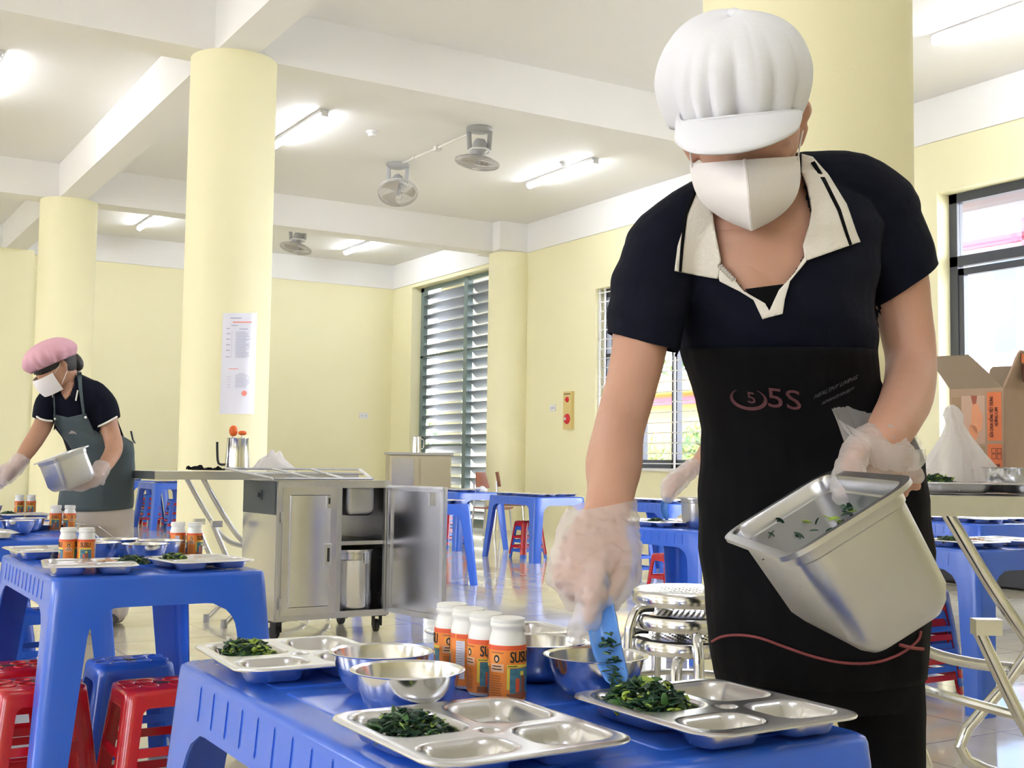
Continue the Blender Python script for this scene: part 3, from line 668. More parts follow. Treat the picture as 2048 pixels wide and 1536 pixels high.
def leaf(mb, c, s, mi, flat=.5):
    a = Vector([random.uniform(-1, 1), random.uniform(-1, 1), random.uniform(-flat, flat)]).normalized(); n = Vector((random.uniform(-.6, .6), random.uniform(-.6, .6), 1)).normalized(); b_ = a.cross(n).normalized(); n = b_.cross(a)
    L = s*random.uniform(.7, 1.4); w = L*random.uniform(.35, .6); k = random.uniform(.15, .45)*L; g = []
    for i in range(4):
        t_ = i/3-.5; ww = w*cos(t_*2.2); g.append([mb.bm.verts.new(c+a*(L*t_)+b_*(ww*q)+n*(k*(.25-t_*t_)+(-.25*ww if q == 0 else 0))) for q in (-.5, 0, .5)])
    for i in range(3):
        for j in range(2): mb.face([g[i][j], g[i][j+1], g[i+1][j+1], g[i+1][j]], mi)
def stem(mb, c, s, mi):
    a = Vector([random.uniform(-1, 1), random.uniform(-1, 1), random.uniform(-.3, .4)]).normalized(); L = s*random.uniform(.5, 1.0); b_ = a.orthogonal()*L*.15
    mb.tube([c-a*L*.5, c+b_, c+a*L*.5], [L*.16, L*.2, L*.15], 6, mi)
def heap(name, hx, hy, hz, n, lightfrac, lightx, mats_, s=.0085):
    mb = MB()
    for i in range(n):
        r_ = sqrt(random.random())*.9; a = random.uniform(0, 2*pi); x, y = r_*cos(a)*hx, r_*sin(a)*hy; top = hz*(1-r_*r_)**.6; z = random.random()**.5*top
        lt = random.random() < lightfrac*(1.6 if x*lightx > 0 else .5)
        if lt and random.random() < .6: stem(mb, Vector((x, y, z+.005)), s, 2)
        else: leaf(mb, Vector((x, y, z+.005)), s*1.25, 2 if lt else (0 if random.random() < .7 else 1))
    o = mb.build(name, mats_, None, merge=False, solid=.0006, ang=180); return tag(o, kind='stuff')
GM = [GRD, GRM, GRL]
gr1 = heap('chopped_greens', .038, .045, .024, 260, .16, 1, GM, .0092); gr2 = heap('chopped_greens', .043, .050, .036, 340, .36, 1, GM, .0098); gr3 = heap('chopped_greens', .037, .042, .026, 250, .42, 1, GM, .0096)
fd1 = heap('cooked_meat', .034, .04, .016, 60, 1, 1, [FSH, FSH, FSH], .010)
def heapcopy(o, loc, rz, lb, cat='vegetables', group=None):
    if o in used: c_ = o.copy(); C.objects.link(c_)
    else: used.add(o); c_ = o
    c_.location = loc; c_.rotation_euler = (0, 0, rz); c_['label'] = lb; c_['category'] = cat
    if group: c_['group'] = group
    return c_
HT = TH+.0018
def tray(x, y, rz, lb, z=HT): return put(tr0, (x, y, z), rz, lb, 'tray', 'steel compartment trays')
def intray(x, y, rz, i):
    c_, s_ = cos(rz), sin(rz); q = COMP[i][0]; return (x+q[0]*c_-q[1]*s_, y+q[0]*s_+q[1]*c_, HT+.0045)
def bowl(x, y, lb, z=HT): return put(bw0, (x, y, z), random.uniform(0, 6), lb, 'bowl', 'steel soup bowls')
def bottle(x, y, rz, lb): return put(bt0, (x, y, HT), rz, lb, 'bottle', 'drinking yogurt bottles')
# foreground table
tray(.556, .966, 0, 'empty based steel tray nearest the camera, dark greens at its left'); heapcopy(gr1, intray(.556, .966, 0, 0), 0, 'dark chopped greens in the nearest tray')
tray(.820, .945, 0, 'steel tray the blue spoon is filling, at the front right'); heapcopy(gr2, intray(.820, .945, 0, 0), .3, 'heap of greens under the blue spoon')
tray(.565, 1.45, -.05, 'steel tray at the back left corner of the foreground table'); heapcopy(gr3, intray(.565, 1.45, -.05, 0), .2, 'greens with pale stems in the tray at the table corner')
tray(.905, 1.455, 0, 'steel tray at the far side behind the bottles and bowls')
bowl(.566, 1.130, 'steel bowl in front, next to the nearest tray'); bowl(.594, 1.254, 'steel bowl just behind the frontmost bowl')
bowl(.800, 1.120, 'steel bowl right under the blue spoon'); bowl(.800, 1.243, 'steel bowl half hidden behind the yogurt bottles'); 
for x, y, a, lb in ((.700, 1.150, -1.78, 'yogurt bottle nearest the camera, its cap lowest of the four'), (.700, 1.198, -2.2, 'second yogurt bottle of the foreground row'), (.7035, 1.246, 1.88, 'third yogurt bottle of the row, its nutrition table showing'), (.7085, 1.296, -1.30, 'farthest yogurt bottle of the foreground row')): bottle(x, y, a, lb)
# left table
G_ = 'lunch trays on the left table'
tray(.62, 2.91, -.15, 'steel tray at the near left corner of the left table'); heapcopy(fd1, intray(.62, 2.91, -.15, 1), 0, 'pale cooked meat in the near left tray of the left table', 'food')
q = intray(.62, 2.91, -.15, 1); heapcopy(gr1, (q[0]+.05, q[1]-.01, q[2]), 1, 'few greens beside the meat in the left table tray')
tray(.885, 2.93, .12, 'steel tray at the near right corner of the left table'); heapcopy(gr3, (.83, 2.95, HT+.005), .5, 'greens in the near right tray of the left table'); heapcopy(fd1, (.90, 2.93, HT+.003), .5, 'pale meat in the near right tray of the left table', 'food')
tray(.62, 3.40, .05, 'steel tray at the far left corner of the left table'); tray(.92, 3.42, 0, 'steel tray behind the bottles at the far right of the left table')
bowl(.80, 3.11, 'steel bowl in the middle of the left table, nearest'); bowl(.70, 3.205, 'steel bowl left of middle on the left table'); bowl(.872, 3.23, 'steel bowl at the right side of the left table'); bowl(.78, 3.325, 'steel bowl at the back of the left table')
for x, y, a, lb in ((.652, 3.10, -2.26, 'yogurt bottle with full brand word on the left table'), (.612, 3.12, -.76, 'yogurt bottle left of the one with the full brand word'), (.975, 3.27, -1.35, 'yogurt bottle at right of the left table with brand word'), (.938, 3.305, 2.52, 'yogurt bottle at right of the left table with nutrition table turned out')): bottle(x, y, a, lb)
for x, y, a, lb in ((.685, 3.205, .6, 'steel spoon standing in a bowl, leftmost of three on the left table'), (.72, 3.205, .6, 'steel spoon standing in a bowl, middle one on the left table'), (.78, 3.32, 1.0, 'steel spoon standing in a bowl, rightmost on the left table')): put(sp0, (x, y, HT+.03), a, lb, 'spoon', 'spoons left standing in bowls')
# second table of that row
tray(.56, 4.25, 0, 'steel tray with food at the near left of the second left table'); heapcopy(fd1, (.54, 4.27, HT+.004), 0, 'pale food in the tray at the left edge', 'food'); heapcopy(gr1, (.585, 4.26, HT+.004), 0, 'greens in the tray at the left edge')
tray(.86, 4.72, .1, 'steel tray behind the standing bottles of the second left table'); heapcopy(fd1, (.84, 4.72, HT+.004), 1, 'pale food in the tray below the white trousers', 'food')
bowl(.70, 4.42, 'steel bowl on the second left table, right one'); bowl(.575, 4.45, 'steel bowl on the second left table, left one'); bowl(.76, 4.58, 'steel bowl behind on the second left table')
for x, y, a, lb in ((.905, 4.60, -.48, 'yogurt bottle, right of the pair below the grey apron'), (.86, 4.62, -2.26, 'yogurt bottle, left of the pair below the grey apron')): bottle(x, y, a, lb)
for x, y, a, lb in ((.57, 4.45, .6, 'steel spoon in the left bowl of the second left table'), (.605, 4.46, .6, 'steel spoon right of its twin on the second left table')): put(sp0, (x, y, HT+.03), a, lb, 'spoon', 'spoons left standing in bowls')
tray(.90, 5.55, 0, 'steel tray with food on the third left table'); heapcopy(fd1, (.89, 5.56, HT+.004), 0, 'pale food in the tray of the third left table', 'food'); heapcopy(gr1, (.84, 5.57, HT+.004), 0, 'greens in the tray of the third left table')
bowl(.73, 5.62, 'steel bowl at the left edge of the picture, third table'); bowl(.80, 5.85, 'steel bowl behind on the third left table')
for x, y, a, lb in ((.995, 5.95, -2.26, 'yogurt bottle by the left column foot, right of the pair'), (.945, 5.96, -1.9, 'yogurt bottle by the left column foot, left of the pair')): bottle(x, y, a, lb)
# far tables
far = {'C': ((-.13, .22, 'left'), (-.12, -.05, 'middle'), (-.11, -.26, 'right'), (.13, -.2, 'far right')), 'E2': ((-.12, .1, 'left'), (-.1, -.22, 'right'), (.13, .1, 'back')), 'E': ((.12, -.25, 'right'), (.12, .1, 'rear')), 'F': ((-.12, .26, 'back left'), (-.12, .02, 'near middle'), (.12, .1, 'right')),
       'F2': ((-.13, .22, 'left'), (-.12, -.03, 'middle'), (-.1, -.26, 'right')), 'G': ((-.13, .10, 'left'), (-.13, -.24, 'front left'), (.12, -.22, 'front right')), 'G2': ((-.12, .25, 'left'), (-.12, 0, 'middle'), (-.11, -.25, 'front'), (.12, -.23, 'right')), 'D': ((-.1, -.2, 'front'), (.12, .0, 'rear')), 'D2': ((-.1, 0, 'front'),)}
NM = dict(C='the table with the red stool stack', E2='the table before the far cart', E='the table behind the open cart door', F='the table under the gloved arm with the spoon', F2='the far table behind the gloved arm', G='the table at the right behind the steel folding table', G2='the rear blue table at the right edge', D='the small far table left of the notice column', D2='the farthest table by the back wall')
for kx, lst in far.items():
    tx, ty = TABLES[kx][:2]
    for dx, dy, wd_ in lst: tray(tx+dx, ty+dy, random.uniform(-.05, .05), 'steel tray, %s one on %s' % (wd_, NM[kx]))
heapcopy(fd1, (3.30, 4.40, HT+.006), 0, 'pale food in the tray being served under the gloved arm', 'food'); heapcopy(gr1, (3.32, 4.20, HT+.006), 0, 'dark greens in the tray served under the gloved arm'); heapcopy(fd1, (3.35, 4.09, HT+.006), 1, 'pale food right of the greens under the gloved arm', 'food')
heapcopy(fd1, (3.46, 3.05, HT+.008), 0, 'pale cooked meat in the left tray of the right hand table', 'food'); heapcopy(gr1, (3.44, 2.73, HT+.008), 0, 'greens in the front tray of the right hand table'); heapcopy(fd1, (3.55, 2.70, HT+.008), 0, 'pale meat in the front tray of the right hand table', 'food'); heapcopy(gr3, (3.40, 3.2, HT+.004), 0, 'greens just behind the woman at the right hand table')
# ------------------------------------------------------------------ serving cart
o0 = Vector((V(548, 1245, 5.3).x, V(548, 1245, 5.3).y, 0)); o1 = V(775, 1222, 5.62); ex = Vector((o1.x-o0.x, o1.y-o0.y, 0)); CW = ex.length; ex.normalize(); ey = Vector((-ex.y, ex.x, 0)); az = atan2(ex.y, ex.x)
CD, Z0, Z1 = .40, .085, .71
cart = thing('serving_cart', 'steel serving cart on black castors with its right door open', 'cart', o0, az)
m = MB(); th = .004
m.box((0, CD/2, (Z0+Z1)/2), (th, CD, Z1-Z0)); m.box((CW, CD/2, (Z0+Z1)/2), (th, CD, Z1-Z0)); m.box((CW/2, CD, (Z0+Z1)/2), (CW, th, Z1-Z0)); m.box((CW/2, CD/2, Z0), (CW, CD, th)); m.box((CW*.53, CD/2, (Z0+Z1)/2), (.03, CD, Z1-Z0))
m.build('body', CST, cart, smooth=False)
m = MB(); m.box((CW/2, CD/2, Z1+.004), (CW+.004, CD, .006)); m.build('top', CST, cart, smooth=False)
m = MB(); f = .028
for x in (f/2, CW-f/2): m.box((x, .0, (Z0+Z1)/2), (f, .02, Z1-Z0))
for z in (Z0+f/2, Z1-f/2): m.box((CW/2, -.001, z), (CW, .02, f))
m.box((CW*.53, 0, (Z0+Z1)/2), (.03, .02, Z1-Z0)); m.build('front_frame', BST, cart, smooth=False)
m = MB(); dw = CW*.53-.035; dx = .02+dw/2; dz = (Z0+Z1)/2
m.box((dx, -.014, dz), (dw, .012, Z1-Z0-.05)); m.box((dx, -.022, dz), (dw-.07, .006, Z1-Z0-.12), bev=.003); d = m.build('door', CST, cart, ang=30)
m = MB(); m.box((dx+dw/2-.045, -.028, dz-.02), (.035, .006, .10), bev=.002); m.box((dx+dw/2-.045, -.032, dz-.02), (.011, .003, .062), 1); m.build('handle', [BST, DRK], d)
m = MB(); m.box((dx+dw/2-.045, -.026, dz+.22), (.018, .008, .055)); m.box((dx+dw/2-.045, -.031, dz+.225), (.009, .003, .028), 1); m.build('latch', [BST, DRK], d, smooth=False)
for z in (Z0+.08, Z1-.16): m = MB(); m.box((.018, -.022, z), (.012, .012, .045)); m.build('hinge', BST, d)
# inner shelf, open door
m = MB(); m.box((CW*.77, CD/2, .42), (CW*.45, CD-.02, .006)); 
for i in range(18): m.box((CW*.55+i*.0155, CD/2, .43), (.004, CD-.03, .004))
m.box((CW*.77, .012, .425), (CW*.44, .012, .018)); m.build('shelf', BST, cart, smooth=False)
dr = V(886, 1236, 5.30); lo = Vector((dr.x-o0.x, dr.y-o0.y, 0)); lx, ly = lo.dot(ex), lo.dot(ey); v = Vector((lx-CW, ly, 0)); dl = v.length; v.normalize(); nn = Vector((-v.y, v.x, 0))
Md = Matrix(((v.x, nn.x, 0, CW), (v.y, nn.y, 0, -.012), (0, 0, 1, 0), (0, 0, 0, 1)))
m = MB(); m.box((dl/2, 0, dz), (dl, .014, Z1-Z0-.03)); m.box((dl/2+.01, .010, dz), (dl-.07, .008, Z1-Z0-.11)); m.box((dl/2, -.01, Z1-.022), (dl+.01, .035, .008)); bmesh.ops.transform(m.bm, matrix=Md, verts=m.bm.verts); d = m.build('open_door', CST, cart, smooth=False)
m = MB()
for s in (-1, 1): 
    m.box((dl/2, -.012, dz+s*(Z1-Z0-.055)/2), (dl, .01, .024))
m.box((dl-.012, -.012, dz), (.024, .01, Z1-Z0-.05)); m.box((.012, -.012, dz), (.024, .01, Z1-Z0-.05)); m.box((dl*.78, -.016, dz+.24), (.012, .02, .06)); bmesh.ops.transform(m.bm, matrix=Md, verts=m.bm.verts); m.build('door_rim', BST, d, smooth=False)
for x, y, a in ((.03, .05, .4), (CW-.03, .05, -.1), (CW-.06, CD-.04, .1), (.05, CD-.04, .2)):
    M = Matrix.Translation((x, y, 0)) @ Matrix.Rotation(a, 4, 'Z')
    m = MB(); m.box((0, 0, .080), (.07, .06, .006), M=None); m.box((-.018, -.0, .055), (.004, .035, .05)); m.box((.018, 0, .055), (.004, .035, .05)); bmesh.ops.transform(m.bm, matrix=M, verts=m.bm.verts); c_ = m.build('castor', DRK, cart, smooth=False)
    m = MB(); m.lathe([(0, -.011), (.024, -.011), (.03, -.008), (.03, .008), (.024, .011), (0, .011)], 24, M=Matrix(((0, 0, 1, 0), (1, 0, 0, 0), (0, 1, 0, 0), (0, 0, 0, 1))), c=(0, .012, .030)); bmesh.ops.transform(m.bm, matrix=M, verts=m.bm.verts); m.build('wheel', DRK, c_)
m = MB(); m.box((-.005, CD/2, Z1-.075), (.005, CD-.02, .15)); m.box((-.010, CD*.45, Z1-.065), (.006, .055, .045)); m.build('side_plate', mat('dark_grey_plate', (.10, .12, .14), .4, .6), cart, smooth=False)
m = MB(); m.box((-.015, CD*.45, Z1-.065), (.006, .02, .02)); m.build('socket_hole', DRK, cart, smooth=False)
m = MB()
pts = [(-.10, CD*.95, .765), (.62, CD*1.05, .765), (CW+.02-.10, .03, .724), (-.005, .03, .722)]
for a, b_ in ((0, 1), (1, 2), (2, 3), (3, 0)): m.tube([pts[a], pts[b_]], [(.012, .006)]*2, 6)
for q in (.33, .62, ):
    a = Vector(pts[0]).lerp(Vector(pts[1]), q); b_ = Vector(pts[3]).lerp(Vector(pts[2]), q+.08); m.tube([a, b_], [(.012, .005)]*2, 6)
m.tube([Vector(pts[0]).lerp(Vector(pts[3]), .5), Vector(pts[1]).lerp(Vector(pts[2]), .5)], [(.012, .004)]*2, 6); m.build('tilted_pan_frame', BST, cart)
def local(x, y, z): return o0 + ex*x + ey*y + Vector((0, 0, z))
# things in and on the cart
def pan(name, parent, A, B, D_, ins, M, flange=.012, m_=PST):
    mb = MB(); rr = .025; rings = []
    for dx, z, r_ in ((flange, -.006, rr+.01), (flange, 0, rr+.01), (0, 0, rr), (-.003, -.004, rr), (-.004, -.02, rr), (-.006, -.022, rr), (-ins+.008, -D_+.03, rr), (-ins, -D_+.012, rr-.003), (-ins-.010, -D_+.002, rr-.008), (-ins-.022, -D_, rr-.012)):
        rings.append([Vector((x, y, z)) for x, y in rrect(A/2+dx, B/2+dx, r_, 6)])
    mb.loft(rings, cap=(0, 1)); bmesh.ops.transform(mb.bm, matrix=M, verts=mb.bm.verts)
    return mb.build(name, m_, parent, world=bool(parent), solid=.0015, soff=-1, ang=40)
t = thing('steel_pan', 'deep steel pan hanging inside the open right half of the cart', 'pan', local(CW*.78, .14, .56))
pan('pan_body', t, .16, .2, .15, .012, Matrix.Translation(local(CW*.78, .14, .70)) @ Matrix.Rotation(az, 4, 'Z'))
t = thing('steel_canister', 'tall polished lidded canister on the bottom of the cart', 'canister', local(CW*.77, .14, Z0))
m = MB(); m.lathe([(0, .003), (.098, .003), (.105, .01), (.105, .245), (.108, .25), (.108, .256), (.105, .26), (.105, .285), (.108, .288), (.108, .30)], 40); m.build('canister_body', STL, t)
m = MB(); m.lathe([(.113, .298), (.115, .305), (.10, .312), (.05, .32), (0, .322)], 40); m.build('lid', STL, t)
m = MB(); m.box((0, -.112, .265), (.022, .008, .05)); bmesh.ops.rotate(m.bm, verts=m.bm.verts, cent=(0, 0, 0), matrix=Matrix.Rotation(az+.3, 3, 'Z')); m.build('clasp', BST, t, smooth=False)
# ------------------------------------------------------------------ folding steel tables
def fold_table(origin, e1, L, Wd, h, lb, skirt=.035, legx=None, rear=0):
    a = atan2(e1.y, e1.x); t = thing('folding_table', lb, 'table', origin, a)
    m = MB(); m.box((L/2, Wd/2, h-.004), (L, Wd, .008)); 
    for y in (.001, Wd-.001): m.box((L/2, y, h-skirt/2-.003), (L, .004, skirt))
    for x in (.001, L-.001): m.box((x, Wd/2, h-skirt/2-.003), (.004, Wd, skirt))
    m.build('table_top', BST, t, smooth=False)
    for y in (.06, Wd-.06):
        x0 = legx[0]+(rear if y > .1 else 0)
        m = MB(); m.tube([(x0, y, h-.035), (x0+.10, y, h-.20), (x0+.20, y, h-.33), (x0+.30, y, h-.375), (x0+.50, y, h-.40), (x0+.6, y, h-.42)], .0125, 12, sub=4); m.build('upper_leg_tube', STL, t)
        m = MB(); m.tube([(x0+.06, y+.02, h-.25), (x0+.14, y+.02, h-.42), (x0+.22, y+.02, h-.56), (x0+.24, y+.02, h-.64), (x0+.18, y+.02, .06), (x0+.13, y+.02, .015)], .0125, 12, sub=4); m.build('leg', STL, t)
        m = MB(); m.lathe([(.0, 0), (.016, 0), (.015, .04), (0, .04)], 14, c=(x0+.13, y+.02, 0)); m.build('foot_cap', FAN, t)
        m = MB(); m.tube([(x0+.6, y-.02, h-.035), (x0+.45, y-.02, h-.36), (x0+.3, y-.02, h-.56), (x0+.45, y-.02, h-.64), (x0+.62, y-.02, .05), (x0+.66, y-.02, .012)], .0125, 12, sub=4); m.build('leg', STL, t)
        m = MB(); m.box((x0+.075, y+.01, h-.25), (.05, .03, .03)); m.build('hinge_plate', STL, t, smooth=False)
    m = MB(); m.tube([(legx[0]+.14, .08, h-.42), (x0+.14, Wd-.04, h-.42)], .010, 10); m.build('cross_bar', STL, t)
    return t
eR = Vector((R.x, R.y, 0)).normalized()
tl = o0+ey*(CD+.03)-ex*.42
fold_table(Vector((tl.x, tl.y, 0)), ex, 1.04, .36, .748, 'steel folding table standing behind the serving cart', legx=(.25, .7))
pR = V(1822, 990, 2.22); eR2 = eR
fold_table(Vector((pR.x, pR.y, 0)), eR2, 1.1, .52, .752, 'steel folding table at the right edge with tray and carton on it', legx=(.09, .6), rear=-.14)
# cloth on the left folding table
t = thing('black_cloth', 'crumpled black cloth lying on the far steel folding table', 'cloth', V(412, 938, 5.62))
m = MB(); c0 = V(412, 936, 5.62)
m.grid(lambda u, v: Vector((c0.x, c0.y, .752)) + eR*((u-.5)*.16) + Vector((W.x, W.y, 0))*((v-.5)*.10) + Vector((0, 0, .003+max(0, noise.noise(Vector((u*5, v*4, 3))))*.035)), 18, 12); m.build('cloth', BLK, t, world=True, solid=.003, soff=1)
t = thing('steel_jug', 'polished steel jug on the far folding table, ladles in it', 'jug', Vector((V(474, 930, 5.80).x, V(474, 930, 5.80).y, .752)))
m = MB(); m.lathe([(0, .002), (.055, .002), (.060, .01), (.056, .08), (.052, .155), (.054, .16), (.050, .158), (.05, .08), (.05, .01), (0, .008)], 36); m.build('jug_body', STL, t)
m = MB(); m.tube([-eR*.058+Vector((0, 0, .03)), -eR*.09+Vector((0, 0, .035)), -eR*.098+Vector((0, 0, .09)), -eR*.10+Vector((0, 0, .14))], [(.004, .006)]*4, 8, sub=3); m.build('handle', DRK, t)
for s, hgt, lb in ((-.022, .175, 'orange topped ladle standing in the jug, left'), (.022, .165, 'orange topped ladle standing in the jug, right')):
    q = thing('ladle', lb, 'ladle', Vector(t.location)+eR*s+Vector((0, 0, .02))); m = MB(); m.ball((0, 0, hgt), (.022, .012, .028 if s < 0 else .012)); m.build('ladle_bowl', mat('orange_plastic', (.85, .16, .03), .3) if 'orange_plastic' not in MATS else MATS['orange_plastic'], q); m = MB(); m.tube([(0, 0, .0), (0, 0, hgt-.01)], .004, 8); m.build('ladle_handle', STL, q)
t = thing('plastic_bag', 'white crumpled plastic bag lying behind the cart top frame', 'bag', Vector((V(545, 930, 5.98).x, V(545, 930, 5.98).y, .752)))
m = MB(); m.grid(lambda u, v: eR*((u-.5)*.24) + Vector((W.x, W.y, 0))*((v-.5)*.14) + Vector((0, 0, max(.002, (1-abs(2*u-1.05)**1.3)*(1-(2*v-1)**2)*(.095+.05*noise.noise(Vector((u*7, v*5, 0))))))), 30, 16); m.build('bag_film', BAG, t)
# ------------------------------------------------------------------ things on the right folding table
zt = .7525
def onR(x, d, z=zt): p = V(x, 960, d); return Vector((p.x, p.y, z))
t1 = tray(0, 0, 0, 'steel tray on the right folding table, greens at its left end', z=0); p = onR(1940, 2.40); t1.location = (p.x, p.y, zt+.001); t1.rotation_euler = (0, 0, radians(59)); t1.scale = (1, 1.15, 1)
b1 = bowl(0, 0, 'steel bowl standing in the tray on the right folding table'); p = onR(2022, 2.46); b1.location = (p.x, p.y, zt+.006)
p = onR(1872, 2.42); heapcopy(gr3, (p.x, p.y, zt+.008), .7, 'greens at the end of the tray beside the white plastic bag')
p = onR(1912, 2.62); t = thing('plastic_bag', 'tall knotted white plastic bag before the cardboard box', 'bag', p)
m = MB()
prof = [(.0, .078, .05), (.012, .095, .06), (.05, .080, .05), (.09, .052, .036), (.125, .030, .024), (.150, .018, .016), (.17, .020, .014), (.185, .013, .009), (.192, .004, .003)]
rings = []
for i, (z, a, b_) in enumerate(prof):
    ring = []
    for k in range(48):
        th_ = 2*pi*k/48; w_ = 1+.10*sin(7*th_+z*20)+.07*sin(13*th_+1+z*45)+.15*noise.noise(Vector((cos(th_)*2, sin(th_)*2, z*14)))
        off = .018*max(0, 1-z/.06) if cos(th_) < 0 else 0
        ring.append(eR*(a*w_*cos(th_)-off*1.0+.008*sin(z*22)) + Vector((W.x, W.y, 0))*(b_*w_*sin(th_)) + Vector((0, 0, z)))
    rings.append(ring)
m.loft(rings, cap=(0, 1)); m.build('bag_film', BAG, t, ang=25)
# cardboard box, open flaps
P0 = V(1903, 970, 2.74); P0 = Vector((P0.x, P0.y, zt)); P1 = V(2010, 970, 2.66); P1 = Vector((P1.x, P1.y, zt)); e1 = (P1-P0); bw_ = e1.length; e1.normalize(); e2_ = Vector((-e1.y, e1.x, 0)); P2 = .19; bh = .235
cb = thing('cardboard_box', 'open yogurt carton with raised flaps and orange print', 'box', P0, atan2(e1.y, e1.x))
BD = .20
m = MB()
for c_, s_ in (((bw_/2, 0, bh/2), (bw_, .004, bh)), ((bw_/2, BD, bh/2), (bw_, .004, bh)), ((0, BD/2, bh/2), (.004, BD, bh)), ((bw_, BD/2, bh/2), (.004, BD, bh)), ((bw_/2, BD/2, .002), (bw_, BD, .004))): m.box(c_, s_)
m.build('carton', CRD, cb, smooth=False)
def flap(name, a, b_, up, out, hgt, skew0, skew1, mi=CRI):
    a, b_ = Vector(a), Vector(b_); d = (Vector(up)*hgt*out[0]+Vector(out[1])*hgt*out[2]); mb = MB(); u = (b_-a)
    q = [a, b_, b_-u*skew1+d*.9, b_-u*(skew1+.06)+d, a+u*(skew0+.06)+d, a+u*skew0+d*.9]
    n_ = u.cross(d).normalized()*.002
    mb.loft([[p_-n_ for p_ in q], [p_+n_ for p_ in q]]); return mb.build(name, mi, cb, smooth=False)
flap('flap', (0, 0, bh), (bw_, 0, bh), (0, 0, 1), (.88, (-.35, -1, 0), .35), .085, -.22, .42)
flap('flap', (bw_*.1, BD, bh), (bw_*1.0, BD, bh), (0, 0, 1), (1, (0, 1, 0), .12), .065, .05, .08)
flap('flap', (bw_, 0, bh), (bw_, BD, bh), (0, 0, 1), (.95, (1, -.2, 0), .3), .09, .15, .1, CRD)
m = MB()
def fr(x0, x1, z0, z1, mi, off=.003): m.face([m.bm.verts.new(q) for q in ((x0, -off, z0), (x1, -off, z0), (x1, -off, z1), (x0, -off, z1))], mi)
X = lambda f_: bw_*f_
fr(X(.70), X(.965), .115, .225, 0); fr(X(.70), X(.965), .0, .108, 0); fr(X(.22), X(.66), .108, .218, 1); fr(X(.03), X(.20), .108, .215, 2); fr(X(.25), X(.66), .05, .102, 2)
for pts_, mi in ((((.40, .218), (.52, .218), (.50, .20), (.44, .195)), 3), (((.42, .20), (.52, .20), (.62, .17), (.60, .14), (.48, .13), (.40, .15)), 4), (((.36, .15), (.48, .15), (.54, .13), (.46, .11), (.36, .12)), 4)):
    m.face([m.bm.verts.new((X(a), -.0036, z)) for a, z in pts_], mi)
m.build('printed_panels', [CRO, CRW, mat('cardboard_tan_print', (.42, .29, .18), .85), mat('print_brown', (.40, .12, .08), .8), mat('print_orange_pale', (.80, .36, .20), .8)], cb, smooth=False, merge=False)
m = MB(); rot = lambda x, y, cx, cz: Vector((cx-y, -.0042, cz+x))
for q_ in (-.0004, 0, .0004): add_text(m, 'SỮA CHUA UỐNG TIỆT TRÙNG', .0105, lambda x, y: rot(x*.62+q_, y+q_*.5, X(.785), .169)); add_text(m, 'HƯƠNG CAM', .0105, lambda x, y: rot(x*.66+q_, y, X(.875), .169)); add_text(m, '4 x 80 ml', .014, lambda x, y: rot(x*.66+q_, y, X(.89), .045))
for i in range(2):
    for j in range(2):
        x0, z0 = X(.78)+i*.012, .074+j*.013
        for a, b_ in (((0, 0), (.009, 0)), ((.009, 0), (.009, .011)), ((.009, .011), (0, .011)), ((0, .011), (0, 0))): m.tube([(x0+a[0], -.0042, z0+a[1]), (x0+b_[0], -.0042, z0+b_[1])], .0005, 4)
m.build('lettering', CRP, cb, smooth=False, merge=False)
m = MB()
for i in range(12): m.box((bw_+.024+.0, .055+i*.005, bh+.035+.0), (.0015, .0015+.0015*(i % 3), .04))
m.box((bw_+.027, .085, bh+.068), (.0015, .09, .02), 1); m.build('barcode', [CRP, CRO], cb, smooth=False)
# ------------------------------------------------------------------ stack of steel stools
SH = .396
def steel_stool(z0):
    t = thing('steel_stool', '', '', (0, 0, 0)); r = .135; h = SH
    m = MB(); m.lathe([(0, h-.004), (.105, h-.002), (.122, h), (.131, h-.004), (r, h-.012), (r, h-.030), (.131, h-.036), (.11, h-.036), (0, h-.012)], 56)
    for i in range(12):
        for j in range(12):
            x, y = (i-5.5)*.019, (j-5.5)*.019
            if x*x+y*y < .0095: m.ball((x, y, h-.003), (.004, .004, .0022), 6, 4)
    m.build('seat', STL, t)
    for i in range(4):
        a = pi/4+i*pi/2+.25; d = Vector((cos(a), sin(a), 0)); m = MB()
        m.tube([d*.095+Vector((0, 0, h-.041)), d*.132+Vector((0, 0, h-.045)), d*.152+Vector((0, 0, h-.08)), d*.158+Vector((0, 0, h-.13)), d*.168+Vector((0, 0, .012))], .0125, 12, sub=4); m.build('leg', STL, t)
    m = MB(); m.tube([Vector((.160*cos(a*pi/20), .160*sin(a*pi/20), .17)) for a in range(41)], .008, 8, cap=(0, 0)); m.build('foot_ring', STL, t)
    return t
ss = steel_stool(0); SS0 = V(1376, 1180, 2.86)
for dz, rz, lb in ((.112, .35, 'top steel stool of the stack, bright dotted seat'), (.056, .0, 'middle steel stool of the stack'), (0, -.35, 'lowest steel stool of the stack')):
    put(ss, (SS0.x, SS0.y, dz), rz, lb, 'stool', 'stack of steel stools')
